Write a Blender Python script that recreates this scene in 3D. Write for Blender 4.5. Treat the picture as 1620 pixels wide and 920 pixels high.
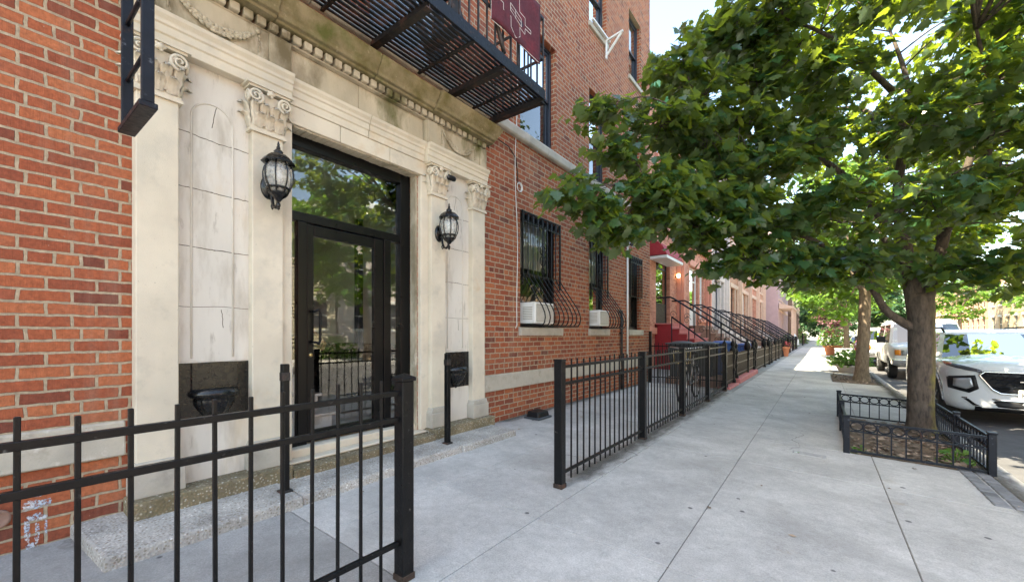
import bpy, bmesh, math, random
import numpy as np
from mathutils import Vector, Matrix, noise
from mathutils.bvhtree import BVHTree
R = math.radians
rnd = random.Random(7)
SC = bpy.context.scene
COL = SC.collection
for o in list(bpy.data.objects): bpy.data.objects.remove(o)

# ------------------------------------------------------------------ camera, sky, sun, exposure
CAMZ = 1.18
cam = bpy.data.cameras.new('camera'); camo = bpy.data.objects.new('camera', cam); COL.objects.link(camo)
camo.location = (0, 0, CAMZ)
camo.rotation_euler = (R(90), 0, math.atan(490/650))
cam.sensor_fit = 'HORIZONTAL'; cam.sensor_width = 36; cam.lens = 36*650/1620
cam.shift_y = 69/1620
cam.clip_start = 0.05; cam.clip_end = 2000
SC.camera = camo
LIGHT = Vector((.34, .54, -1)).normalized()
world = bpy.data.worlds.new('World'); SC.world = world; world.use_nodes = True
wn = world.node_tree.nodes; sky = wn.new('ShaderNodeTexSky'); sky.sky_type = 'NISHITA'; sky.sun_disc = False
sky.sun_elevation = math.asin(-LIGHT.z); sky.sun_rotation = math.atan2(-LIGHT.x, -LIGHT.y)
sky.air_density = 1.0; sky.dust_density = 1.2; sky.ozone_density = 1.0
world.node_tree.links.new(sky.outputs[0], wn['Background'].inputs[0]); wn['Background'].inputs[1].default_value = .15
sl = bpy.data.lights.new('sun', 'SUN'); so = bpy.data.objects.new('sun', sl); COL.objects.link(so)
sl.energy = 4.6; sl.angle = R(.53); sl.color = (1, .94, .84)
so.rotation_euler = LIGHT.to_track_quat('-Z', 'Y').to_euler(); so.location = (-10, -16, 30)
vs = SC.view_settings; vs.view_transform = 'Standard'; vs.look = 'None'; vs.gamma = 1; vs.use_curve_mapping = False
vs.exposure = 2.48
try:
    vs.use_white_balance = True; vs.white_balance_temperature = 7850; vs.white_balance_tint = 5
except Exception: pass
SC.render.engine = 'CYCLES'
SC.cycles.max_bounces = 8; SC.cycles.diffuse_bounces = 4; SC.cycles.glossy_bounces = 4; SC.cycles.transparent_max_bounces = 12

# ------------------------------------------------------------------ materials
def newmat(name):
    m = bpy.data.materials.new(name); m.use_nodes = True
    nt = m.node_tree; return m, nt, nt.nodes['Principled BSDF'], nt.nodes['Material Output']
def nd(nt, t, **k):
    n = nt.nodes.new('ShaderNode'+t)
    for a, b in k.items():
        if a.startswith('i_'):
            key = a[2:]; key = int(key) if key.isdigit() else key.replace('_', ' ')
            if hasattr(b, 'is_linked') or isinstance(b, bpy.types.NodeSocket): nt.links.new(b, n.inputs[key])
            else: n.inputs[key].default_value = b
        else: setattr(n, a, b)
    return n
def c4(c): return (c[0], c[1], c[2], 1)
def ramp(nt, fac, stops, interp='LINEAR'):
    r = nd(nt, 'ValToRGB', i_0=fac); r.color_ramp.interpolation = interp
    e = r.color_ramp.elements
    while len(e) < len(stops): e.new(.5)
    for k, (p, c) in enumerate(stops):
        e[k].position = p; e[k].color = c4(c) if hasattr(c, '__len__') else (c, c, c, 1)
    return r.outputs[0]
def mix(nt, fac, a, b, mode='MIX'):
    n = nd(nt, 'Mix', data_type='RGBA', blend_type=mode)
    for s, v in ((0, fac), (6, a), (7, b)):
        if isinstance(v, bpy.types.NodeSocket): nt.links.new(v, n.inputs[s])
        else: n.inputs[s].default_value = v if s == 0 else c4(v)
    return n.outputs[2]
def noisetex(nt, vec, scale, detail=5, rough=.55, dist=0):
    return nd(nt, 'TexNoise', i_Vector=vec, i_Scale=scale, i_Detail=detail, i_Roughness=rough, i_Distortion=dist).outputs[0]
def mathn(nt, op, a, b=0.0, c=0.0):
    n = nd(nt, 'Math', operation=op)
    for s, v in ((0, a), (1, b), (2, c)):
        if isinstance(v, bpy.types.NodeSocket): nt.links.new(v, n.inputs[s])
        else: n.inputs[s].default_value = v
    return n.outputs[0]
def bump(nt, b, height, strength=.4, dist=.01):
    n = nd(nt, 'Bump', i_Height=height, i_Strength=strength, i_Distance=dist); nt.links.new(n.outputs[0], b.inputs['Normal'])
def surf(name, col, rough=.6, metal=0, var=.12, sc=6, bmp=0, bsc=60, bd=.004, spots=(), spec=.5, coat=0, stretch=None, island=0, world_co=False, rvar=.1):
    """spots: (colour, noise scale, low, high)"""
    m, nt, b, out = newmat(name)
    tc = nd(nt, 'NewGeometry').outputs['Position'] if world_co else nd(nt, 'TexCoord').outputs['Object']
    v = tc
    if stretch: v = nd(nt, 'Mapping', i_0=tc, i_Scale=stretch).outputs[0]
    n1 = noisetex(nt, v, sc, 6)
    val = ramp(nt, n1, [(.25, 1-var), (.75, 1+var)])
    c = mix(nt, 1, col, val, 'MULTIPLY')
    if island:
        isl = nd(nt, 'NewGeometry').outputs['Random Per Island']
        c = mix(nt, 1, c, ramp(nt, isl, [(0, 1-island), (1, 1+island)]), 'MULTIPLY')
    for (sc_col, ss, lo, hi) in spots:
        f = ramp(nt, noisetex(nt, v, ss, 7, .62), [(lo, 0), (hi, 1)])
        c = mix(nt, f, c, sc_col)
    nt.links.new(c, b.inputs['Base Color'])
    b.inputs['Metallic'].default_value = metal
    nt.links.new(ramp(nt, noisetex(nt, v, sc*3), [(.3, max(.02, rough-rvar)), (.7, min(1, rough+rvar))]), b.inputs['Roughness'])
    b.inputs['Specular IOR Level'].default_value = spec
    if coat: b.inputs['Coat Weight'].default_value = coat; b.inputs['Coat Roughness'].default_value = .04
    if bmp: bump(nt, b, noisetex(nt, v, bsc, 6), bmp, bd)
    return m
def brickmat(name, stops, mortar, bw=.205, rh=.0717, ms=.0085, hdr=6, bmp=1.0, soot=(.10, .06, .05), phase=0):
    m, nt, b, out = newmat(name)
    pos = nd(nt, 'NewGeometry').outputs['Position']
    s = nd(nt, 'SeparateXYZ', i_0=pos)
    u = mathn(nt, 'ADD', s.outputs[0], s.outputs[1])
    # bricks are hand laid: edges and courses wander a few millimetres
    wob = nd(nt, 'TexNoise', i_Vector=pos, i_Scale=16.0, i_Detail=5.0)
    ws = nd(nt, 'SeparateXYZ', i_0=wob.outputs[1])
    u2 = mathn(nt, 'MULTIPLY_ADD', mathn(nt, 'SUBTRACT', ws.outputs[0], .5), .017, u)
    z2 = mathn(nt, 'MULTIPLY_ADD', mathn(nt, 'SUBTRACT', ws.outputs[1], .5), .014, mathn(nt, 'ADD', s.outputs[2], 20*rh+phase))
    vec = nd(nt, 'CombineXYZ', i_0=mathn(nt, 'ADD', u2, 40.03), i_1=z2).outputs[0]
    bt = nd(nt, 'TexBrick', i_Vector=vec, i_Color1=(0, 0, 0, 1), i_Color2=(1, 1, 1, 1), i_Mortar=(0, 0, 0, 1), i_Scale=1.0,
            i_Mortar_Size=ms, i_Mortar_Smooth=.25, i_Bias=0.0, i_Brick_Width=bw, i_Row_Height=rh)
    bt.offset = .5; bt.offset_frequency = 2; bt.squash = .52; bt.squash_frequency = hdr
    rgb = ramp(nt, bt.outputs[0], stops)
    n1 = noisetex(nt, pos, 38, 8, .7)
    rgb = mix(nt, 1, rgb, ramp(nt, n1, [(.3, .66), (.7, 1.28)]), 'MULTIPLY')
    st = nd(nt, 'Mapping', i_0=pos, i_Scale=(3, 3, 60)).outputs[0]
    rgb = mix(nt, ramp(nt, noisetex(nt, pos, 1.3, 6), [(.50, 0), (.78, .40)]), rgb, soot)
    stk = nd(nt, 'Mapping', i_0=pos, i_Scale=(4, 4, .35)).outputs[0]
    rgb = mix(nt, ramp(nt, noisetex(nt, stk, 1.2, 7, .65), [(.55, 0), (.75, .35)]), rgb, (.34, .24, .19))
    rgb = mix(nt, 1, rgb, (1.03, 1.06, 1.02), 'MULTIPLY')
    rgb = mix(nt, ramp(nt, noisetex(nt, pos, 55, 4, .6), [(.70, 0), (.76, .6)]), rgb, (.42, .34, .27))
    mo = mix(nt, ramp(nt, noisetex(nt, pos, 26, 8, .7), [(.3, 0), (.7, 1)]), tuple(k*.58 for k in mortar), tuple(k*1.15 for k in mortar))
    nt.links.new(mix(nt, bt.outputs[1], rgb, mo), b.inputs['Base Color'])
    b.inputs['Roughness'].default_value = .85; b.inputs['Specular IOR Level'].default_value = .35
    h = mathn(nt, 'MULTIPLY', mathn(nt, 'SUBTRACT', 1.0, bt.outputs[1]), 1.0)
    strv = nd(nt, 'Mapping', i_0=pos, i_Scale=(220, 220, 16)).outputs[0]
    h = mathn(nt, 'MULTIPLY_ADD', noisetex(nt, strv, 1, 3), .5, h)
    h = mathn(nt, 'MULTIPLY_ADD', noisetex(nt, pos, 60, 6), .45, h)
    bump(nt, b, h, bmp, .006)
    return m
def glassmat(name, tint=(.92, .95, .95), boost=1.0, rough=0.0):
    m, nt, b, out = newmat(name); nt.nodes.remove(b)
    t = nd(nt, 'BsdfTransparent', i_Color=c4(tint)); g = nd(nt, 'BsdfGlossy', i_Color=(1, 1, 1, 1), i_Roughness=rough)
    f = nd(nt, 'Fresnel', i_IOR=1.55).outputs[0]
    f = mathn(nt, 'MINIMUM', mathn(nt, 'MULTIPLY', f, 2.0*boost), 1.0)
    wv = nd(nt, 'NewGeometry').outputs['Position']
    bn = nd(nt, 'Bump', i_Height=noisetex(nt, wv, 1.6, 2), i_Strength=.018, i_Distance=.05)
    nt.links.new(bn.outputs[0], g.inputs['Normal'])
    mx = nd(nt, 'MixShader', i_0=f); nt.links.new(t.outputs[0], mx.inputs[1]); nt.links.new(g.outputs[0], mx.inputs[2])
    nt.links.new(mx.outputs[0], out.inputs[0]); return m
def leafmat(name, dark, light, trans, rough=.35, tw=.5):
    m, nt, b, out = newmat(name)
    g = nd(nt, 'NewGeometry')
    isl = g.outputs['Random Per Island']
    c = ramp(nt, isl, [(0, dark), (.6, tuple((a+d)/2 for a, d in zip(dark, light))), (1, light)])
    v = noisetex(nt, g.outputs['Position'], 60, 3)
    c = mix(nt, 1, c, ramp(nt, v, [(.3, .8), (.7, 1.2)]), 'MULTIPLY')
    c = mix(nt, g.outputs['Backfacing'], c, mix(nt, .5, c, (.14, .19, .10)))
    nt.links.new(c, b.inputs['Base Color']); b.inputs['Roughness'].default_value = rough; b.inputs['Specular IOR Level'].default_value = .5
    t = nd(nt, 'BsdfTranslucent'); tc = mix(nt, isl, trans, tuple(k*.62 for k in trans)); nt.links.new(tc, t.inputs[0])
    mx = nd(nt, 'MixShader', i_0=tw); nt.links.new(b.outputs[0], mx.inputs[1]); nt.links.new(t.outputs[0], mx.inputs[2])
    nt.links.new(mx.outputs[0], out.inputs[0]); return m
def barkmat(name, c1, c2, moss=None):
    m, nt, b, out = newmat(name)
    o = nd(nt, 'TexCoord').outputs['Object']
    v = nd(nt, 'Mapping', i_0=o, i_Scale=(1, 1, .28)).outputs[0]
    n = noisetex(nt, v, 26, 8, .65)
    c = ramp(nt, n, [(.3, c1), (.55, c2), (.75, tuple(k*1.5 for k in c2))])
    if moss:
        # moss and algae grow up the street side of the bark
        s = nd(nt, 'SeparateXYZ', i_0=o)
        side = ramp(nt, mathn(nt, 'MULTIPLY_ADD', noisetex(nt, o, 7, 5), .5, mathn(nt, 'MULTIPLY', s.outputs[0], 2.6)), [(.45, 0), (.72, .8)])
        side = mathn(nt, 'MULTIPLY', side, ramp(nt, mathn(nt, 'MULTIPLY', s.outputs[2], .4), [(.55, 1), (.85, 0)]))
        c = mix(nt, side, c, moss)
    nt.links.new(c, b.inputs['Base Color']); b.inputs['Roughness'].default_value = .9
    bump(nt, b, n, .9, .02); return m
def aggmat(name, base, peb, scale=75, moss=None, bs=.8):
    m, nt, b, out = newmat(name)
    p = nd(nt, 'NewGeometry').outputs['Position']
    vo = nd(nt, 'TexVoronoi', i_Vector=p, i_Scale=scale)
    sep = nd(nt, 'SeparateColor', i_0=vo.outputs[1])
    c = ramp(nt, sep.outputs[0], peb, 'CONSTANT')
    edge = ramp(nt, vo.outputs[0], [(.28, 0), (.52, 1)])
    c = mix(nt, edge, c, base)
    big = noisetex(nt, p, 4, 6)
    c = mix(nt, 1, c, ramp(nt, big, [(.3, .7), (.7, 1.25)]), 'MULTIPLY')
    if moss: c = mix(nt, ramp(nt, noisetex(nt, p, 6, 6), [(.5, 0), (.7, .55)]), c, moss)
    nt.links.new(c, b.inputs['Base Color']); b.inputs['Roughness'].default_value = .85
    bump(nt, b, mathn(nt, 'SUBTRACT', 1.0, vo.outputs[0]), bs, .006); return m
def concmat(name, col, stain, island=.06):
    m, nt, b, out = newmat(name)
    g = nd(nt, 'NewGeometry'); p = g.outputs['Position']
    c = mix(nt, 1, col, ramp(nt, noisetex(nt, p, 1.7, 8, .6), [(.3, .78), (.7, 1.14)]), 'MULTIPLY')
    c = mix(nt, 1, c, ramp(nt, noisetex(nt, p, 16, 8, .7), [(.3, .84), (.7, 1.10)]), 'MULTIPLY')
    c = mix(nt, 1, c, ramp(nt, noisetex(nt, p, 110, 6, .78), [(.3, .66), (.7, 1.24)]), 'MULTIPLY')
    c = mix(nt, 1, c, ramp(nt, g.outputs['Random Per Island'], [(0, 1-island), (1, 1+island)]), 'MULTIPLY')
    c = mix(nt, ramp(nt, noisetex(nt, p, .9, 9, .68, .5), [(.47, 0), (.70, .75)]), c, stain)
    c = mix(nt, ramp(nt, noisetex(nt, p, 5.2, 9, .75, .3), [(.60, 0), (.72, .4)]), c, tuple(k*.7 for k in stain))
    st = nd(nt, 'Mapping', i_0=p, i_Scale=(5, .8, 1), i_Rotation=(0, 0, .5)).outputs[0]
    c = mix(nt, ramp(nt, noisetex(nt, st, 2.0, 8, .7), [(.60, 0), (.75, .35)]), c, tuple(k*1.0 for k in stain))
    c = mix(nt, ramp(nt, noisetex(nt, p, 2.3, 6, .6, .4), [(.66, 0), (.74, .5)]), c, (.36, .29, .21))
    ck = nd(nt, 'TexVoronoi', feature='DISTANCE_TO_EDGE', i_Vector=nd(nt, 'VectorMath', operation='ADD', i_0=p, i_1=nd(nt, 'VectorMath', operation='SCALE', i_0=nd(nt, 'TexNoise', i_Vector=p, i_Scale=3.0, i_Detail=6.0).outputs[1], i_3=.35).outputs[0]).outputs[0], i_Scale=.42)
    ckm = mathn(nt, 'MULTIPLY', ramp(nt, ck.outputs[0], [(.0012, 1), (.003, 0)]), ramp(nt, noisetex(nt, p, .6, 3), [(.50, 0), (.58, .75)]))
    c = mix(nt, ckm, c, (.10, .095, .085))
    # gum spots
    vo = nd(nt, 'TexVoronoi', i_Vector=p, i_Scale=2.6)
    gum = ramp(nt, vo.outputs[0], [(.040, 1), (.055, 0)])
    c = mix(nt, mathn(nt, 'MULTIPLY', gum, .8), c, (.05, .05, .055))
    nt.links.new(c, b.inputs['Base Color']); b.inputs['Roughness'].default_value = .82; b.inputs['Specular IOR Level'].default_value = .3
    h = mathn(nt, 'ADD', noisetex(nt, p, 240, 4, .7), mathn(nt, 'MULTIPLY', noisetex(nt, p, 30, 6), .8))
    bump(nt, b, h, .35, .002); return m
def emis(name, col, s):
    m, nt, b, out = newmat(name)
    b.inputs['Emission Color'].default_value = c4(col); b.inputs['Emission Strength'].default_value = s; return m

M = {}
RED = [(0, (.17, .048, .032)), (.10, (.26, .066, .036)), (.42, (.33, .086, .042)), (.66, (.38, .105, .048)), (.88, (.43, .135, .062)), (1, (.30, .08, .046))]
M['brick'] = brickmat('red brick', RED, (.46, .36, .25))
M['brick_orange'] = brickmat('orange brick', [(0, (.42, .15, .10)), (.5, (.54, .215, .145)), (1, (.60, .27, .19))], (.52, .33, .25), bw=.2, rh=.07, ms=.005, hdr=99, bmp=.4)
M['brick_rose'] = brickmat('rose brick', [(0, (.46, .21, .14)), (.5, (.56, .28, .19)), (1, (.62, .34, .24))], (.45, .30, .22), bw=.2, rh=.07, ms=.005, hdr=99, bmp=.4)
M['brick_dark'] = brickmat('brown brick', [(0, (.14, .06, .04)), (.5, (.22, .10, .07)), (1, (.28, .13, .09))], (.25, .18, .14), bw=.2, rh=.07, ms=.005, hdr=99, bmp=.4)
M['brick_beige'] = brickmat('beige brick', [(0, (.42, .30, .20)), (.5, (.52, .38, .26)), (1, (.58, .44, .31))], (.5, .42, .34), bw=.2, rh=.07, ms=.005, hdr=99, bmp=.4)
M['stone'] = surf('painted limestone', (.66, .585, .465), .75, var=.13, sc=3, bmp=.6, bsc=150, bd=.003, world_co=True, spec=.3,
                  spots=[((.56, .38, .20), 2.2, .62, .84), ((.47, .42, .34), 5, .56, .8), ((.50, .46, .39), 1.6, .54, .76), ((.34, .29, .22), 60, .66, .73)])
M['stone_niche'] = surf('pale limestone panel', (.66, .62, .55), .75, var=.12, sc=3, bmp=.5, bsc=130, bd=.003, world_co=True, spec=.3, stretch=(1, 1, .25),
                  spots=[((.46, .41, .34), 7, .50, .74), ((.58, .47, .32), 3, .56, .78), ((.36, .32, .27), 16, .60, .74)])
M['stone_old'] = surf('weathered limestone', (.50, .43, .32), .85, var=.2, sc=4, bmp=.6, bsc=60, bd=.005, world_co=True, spec=.25, stretch=(1, 1, .5),
                  spots=[((.17, .135, .08), 3.0, .47, .68), ((.60, .54, .43), 8, .58, .72), ((.13, .125, .05), 2.2, .55, .70)])
M['stone_cornice'] = surf('algae stained cornice stone', (.30, .245, .15), .9, var=.25, sc=5, bmp=.8, bsc=70, bd=.006, world_co=True, spec=.25,
                  spots=[((.15, .125, .05), 4, .42, .66), ((.10, .12, .03), 2.5, .56, .72), ((.48, .41, .28), 14, .62, .76)])
M['stone_grey'] = surf('grey limestone', (.46, .42, .355), .85, var=.2, sc=4, bmp=.7, bsc=60, bd=.004, world_co=True, spec=.3,
                  spots=[((.27, .25, .22), 3, .55, .75), ((.52, .48, .41), 11, .6, .74)])
M['band'] = surf('limestone band', (.47, .425, .35), .85, var=.2, sc=5, bmp=.7, bsc=90, bd=.005, world_co=True, spec=.3, spots=[((.30, .265, .21), 5, .52, .72), ((.58, .54, .47), 14, .6, .72), ((.16, .14, .11), 45, .66, .74)])
M['crack'] = surf('dark mortar crack', (.15, .12, .09), .95)
M['agg'] = aggmat('exposed aggregate plinth', (.20, .165, .10), [(0, (.13, .09, .05)), (.3, (.30, .22, .13)), (.55, (.22, .18, .13)), (.75, (.42, .37, .28)), (.92, (.70, .68, .62))], 62, (.12, .095, .045))
M['agg_light'] = aggmat('worn aggregate slab', (.40, .38, .35), [(0, (.30, .27, .22)), (.3, (.48, .45, .41)), (.6, (.24, .21, .18)), (.8, (.55, .52, .48)), (.94, (.7, .69, .66))], 70, None, .7)
M['walk'] = concmat('sidewalk concrete', (.50, .488, .468), (.30, .29, .275))
M['walk_old'] = concmat('old grey concrete', (.34, .335, .325), (.20, .195, .18))
M['joint'] = surf('joint dirt', (.16, .15, .135), .95, var=.3, sc=30)
M['asphalt'] = surf('asphalt', (.085, .085, .09), .85, var=.25, sc=3, bmp=.5, bsc=180, bd=.004, world_co=True, spots=[((.14, .135, .13), 60, .60, .72), ((.05, .05, .05), .8, .55, .7)])
M['granite'] = surf('granite kerb', (.33, .325, .32), .8, var=.2, sc=20, bmp=.4, bsc=80, world_co=True, island=.12)
M['cobble'] = surf('dark granite setts', (.16, .165, .175), .8, var=.25, sc=14, bmp=.5, bsc=50, world_co=True, island=.25)
M['soil'] = surf('dry soil', (.13, .09, .06), .95, var=.35, sc=14, bmp=1, bsc=30, bd=.02, world_co=True, spots=[((.22, .17, .12), 9, .55, .7)])
M['litter'] = surf('dead leaf litter', (.26, .19, .14), .8, var=.3, sc=12, island=.5)
M['iron'] = surf('black painted iron', (.0065, .0068, .0075), .36, var=.3, sc=16, bmp=.5, bsc=70, bd=.003, spec=.22, spots=[((.10, .098, .095), 34, .64, .74), ((.10, .045, .02), 9, .70, .78)])
M['iron_blue'] = surf('blue black painted steel', (.009, .0115, .018), .45, var=.3, sc=12, bmp=.5, bsc=50, bd=.003, spec=.22, spots=[((.10, .11, .13), 20, .62, .72), ((.09, .04, .025), 7, .64, .74)])
M['iron_rust'] = surf('rusty fire escape steel', (.016, .0145, .014), .55, var=.35, sc=12, bmp=.6, bsc=50, bd=.003, spots=[((.10, .045, .03), 6, .52, .68), ((.10, .10, .10), 25, .64, .74)])
M['rust'] = surf('rusted iron foot', (.035, .022, .016), .8, var=.4, sc=20, bmp=.6, bsc=60, spots=[((.11, .05, .026), 16, .52, .70)])
M['iron_brown'] = surf('brown black iron', (.050, .034, .020), .5, var=.3, sc=12, bmp=.4, bsc=60)
M['blackpaint'] = surf('glossy black paint', (.006, .006, .0065), .25, var=.2, sc=10, bmp=.4, bsc=40, bd=.003, spots=[((.09, .09, .09), 70, .72, .78)])
M['alu'] = surf('black anodised aluminium', (.005, .005, .0055), .3, var=.1, sc=3, rvar=.03, spec=.22)
M['navy'] = surf('dark navy window frame', (.018, .024, .036), .4, var=.2, sc=10)
M['steel'] = surf('brushed steel', (.55, .55, .55), .3, 1)
M['brass'] = surf('worn brass', (.55, .42, .2), .35, 1)
M['glass'] = glassmat('window glass', (.86, .9, .9), 1.25)
M['doorglass'] = glassmat('door glass', (.97, .98, .98), .65)
M['glass_dull'] = glassmat('ground floor window glass', (.86, .9, .9), .45)
M['carglass'] = glassmat('car glass', (.20, .24, .24), 1.3)
def frosted(name):
    m, nt, b, out = newmat(name); b.inputs['Base Color'].default_value = (.80, .80, .77, 1); b.inputs['Roughness'].default_value = .12
    t = nd(nt, 'BsdfTransparent', i_Color=(.9, .9, .88, 1)); f = ramp(nt, noisetex(nt, nd(nt, 'TexCoord').outputs['Object'], 25, 4), [(.3, .14), (.7, .42)])
    mx = nd(nt, 'MixShader', i_0=f); nt.links.new(t.outputs[0], mx.inputs[1]); nt.links.new(b.outputs[0], mx.inputs[2]); nt.links.new(mx.outputs[0], out.inputs[0]); return m
M['lampglass'] = frosted('dusty lantern glass')
M['blind'] = surf('white window blind', (.62, .62, .60), .8, var=.08, sc=3, stretch=(1, 1, 20))
M['curtain'] = surf('grey curtain', (.40, .40, .40), .9, var=.2, sc=5, stretch=(6, 6, .4))
M['room'] = surf('dark room', (.05, .05, .055), .9)
M['screen'] = surf('grey insect screen', (.11, .105, .10), .8, var=.1, sc=20)
M['lobbywall'] = surf('lobby plaster', (.74, .74, .70), .8, var=.08, sc=3)
M['lobbyblack'] = surf('black lobby wainscot', (.012, .012, .013), .3)
M['marble'] = surf('pale marble steps', (.74, .76, .78), .4, var=.15, sc=5)
M['white'] = surf('white painted metal', (.72, .72, .70), .45, var=.06, sc=5)
M['whiteplastic'] = surf('white plastic', (.74, .74, .72), .4, var=.05, sc=5)
M['grill'] = surf('beige grille plastic', (.36, .34, .29), .6)
M['rug'] = surf('maroon woven rug', (.085, .012, .022), .9, var=.25, sc=14, bmp=.6, bsc=260, bd=.003, spots=[((.15, .014, .024), 5, .52, .68), ((.05, .010, .022), 9, .6, .72)])
M['rugnavy'] = surf('navy rug wool', (.035, .025, .05), .9, bmp=.5, bsc=260)
M['rugcream'] = surf('cream rug wool', (.62, .58, .54), .9)
M['rugbrown'] = surf('brown rug wool', (.20, .07, .045), .9, bmp=.5, bsc=260)
def smearmat():
    m, nt, b, out = newmat('blue white paint smear'); p = nd(nt, 'NewGeometry').outputs['Position']
    nt.links.new(ramp(nt, noisetex(nt, p, 14, 5), [(.4, (.40, .52, .66)), (.6, (.68, .70, .72))]), b.inputs['Base Color']); b.inputs['Roughness'].default_value = .8
    # worn through to the brick
    f = ramp(nt, noisetex(nt, p, 75, 8, .75), [(.44, 0), (.56, .92)])
    t = nd(nt, 'BsdfTransparent'); mx = nd(nt, 'MixShader', i_0=f); nt.links.new(t.outputs[0], mx.inputs[1]); nt.links.new(b.outputs[0], mx.inputs[2]); nt.links.new(mx.outputs[0], out.inputs[0]); return m
M['smear'] = smearmat()
M['pot'] = surf('terracotta', (.55, .20, .10), .8, var=.12, sc=8)
M['flower'] = surf('red petals', (.45, .06, .07), .6, island=.4)
M['binblue'] = surf('blue plastic', (.025, .09, .30), .45, var=.1, sc=6)
M['bingrey'] = surf('dark grey plastic', (.055, .065, .075), .5, var=.1, sc=6)
M['redpaint'] = surf('crimson paint', (.30, .018, .028), .55, var=.15, sc=8)
M['pinkstep'] = surf('worn pink red step paint', (.52, .17, .17), .7, var=.2, sc=10)
M['brownstone'] = surf('brownstone', (.27, .16, .12), .85, var=.15, sc=6, bmp=.4, world_co=True)
M['greystone'] = surf('pale grey painted stone', (.60, .53, .49), .8, var=.1, sc=5, world_co=True)
M['tanstone'] = surf('tan painted stone', (.66, .46, .35), .8, var=.1, sc=5, world_co=True)
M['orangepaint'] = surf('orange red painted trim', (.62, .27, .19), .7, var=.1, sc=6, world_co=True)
M['mauve'] = surf('mauve painted wall', (.50, .34, .34), .85, var=.08, sc=3, world_co=True)
M['green'] = surf('green cornice paint', (.10, .30, .13), .6)
M['awning'] = surf('red awning canvas', (.36, .03, .04), .75)
M['woodsiding'] = surf('cream clapboard', (.66, .60, .46), .7, var=.08, sc=6)
M['wood'] = surf('brown wood', (.22, .10, .05), .6, var=.2, sc=8)
M['roof'] = surf('tar roof', (.06, .06, .06), .9)
M['carwhite'] = surf('white car paint', (.62, .635, .65), .25, var=.02, sc=3, coat=1, spec=.5, rvar=.05)
M['vanwhite'] = surf('dull white van paint', (.74, .74, .72), .35, var=.05, sc=4, coat=.5)
M['carred'] = surf('maroon car paint', (.20, .03, .03), .3, var=.05, sc=4, coat=1)
M['carsilver'] = surf('silver car paint', (.45, .46, .48), .3, .6, var=.05, sc=4, coat=1)
M['cardark'] = surf('dark blue car paint', (.03, .05, .08), .3, var=.05, sc=4, coat=1)
M['carblack'] = surf('black car plastic', (.010, .010, .011), .45, spec=.25)
M['rubber'] = surf('tyre rubber', (.02, .02, .02), .8, bmp=.4, bsc=40)
M['chrome'] = surf('chrome', (.75, .75, .76), .12, 1, var=.02, rvar=.03)
M['alloy'] = surf('alloy wheel', (.45, .46, .48), .3, .9)
M['lens'] = surf('clear lamp lens', (.35, .36, .38), .12, .3)
M['darklens'] = surf('dark lamp lens', (.06, .06, .07), .1)
M['amber'] = surf('amber lens', (.75, .25, .03), .2)
M['redlens'] = surf('red orange reflector', (.45, .08, .05), .2)
M['plate'] = surf('white number plate', (.72, .72, .68), .4)
M['ink'] = surf('black lettering', (.015, .015, .02), .6)
M['bark'] = barkmat('mossy maple bark', (.025, .019, .015), (.095, .072, .055), (.22, .20, .035))
M['bark2'] = barkmat('grey brown bark', (.09, .065, .045), (.22, .165, .115))
M['leaf'] = leafmat('maple leaf', (.009, .041, .025), (.032, .098, .044), (.47, .62, .045), .27, .37)
M['leaf_light'] = leafmat('bright green leaf', (.05, .13, .02), (.10, .22, .03), (.30, .50, .05), .45, .5)
M['leaf_dark'] = leafmat('deep green leaf', (.02, .07, .035), (.05, .12, .05), (.14, .30, .08), .5, .4)
M['leaf_purple'] = leafmat('purple plum leaf', (.10, .035, .05), (.24, .12, .13), (.30, .12, .12), .5, .4)
M['leaf_plant'] = leafmat('planter foliage', (.05, .16, .03), (.13, .28, .05), (.30, .50, .06), .45, .4)
M['cover'] = surf('white vehicle cover', (.72, .72, .70), .7, var=.06, sc=3, bmp=.4, bsc=5, bd=.05)
M['hedge'] = leafmat('hedge leaf', (.05, .13, .03), (.14, .26, .05), (.30, .45, .06), .5, .4)

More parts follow.
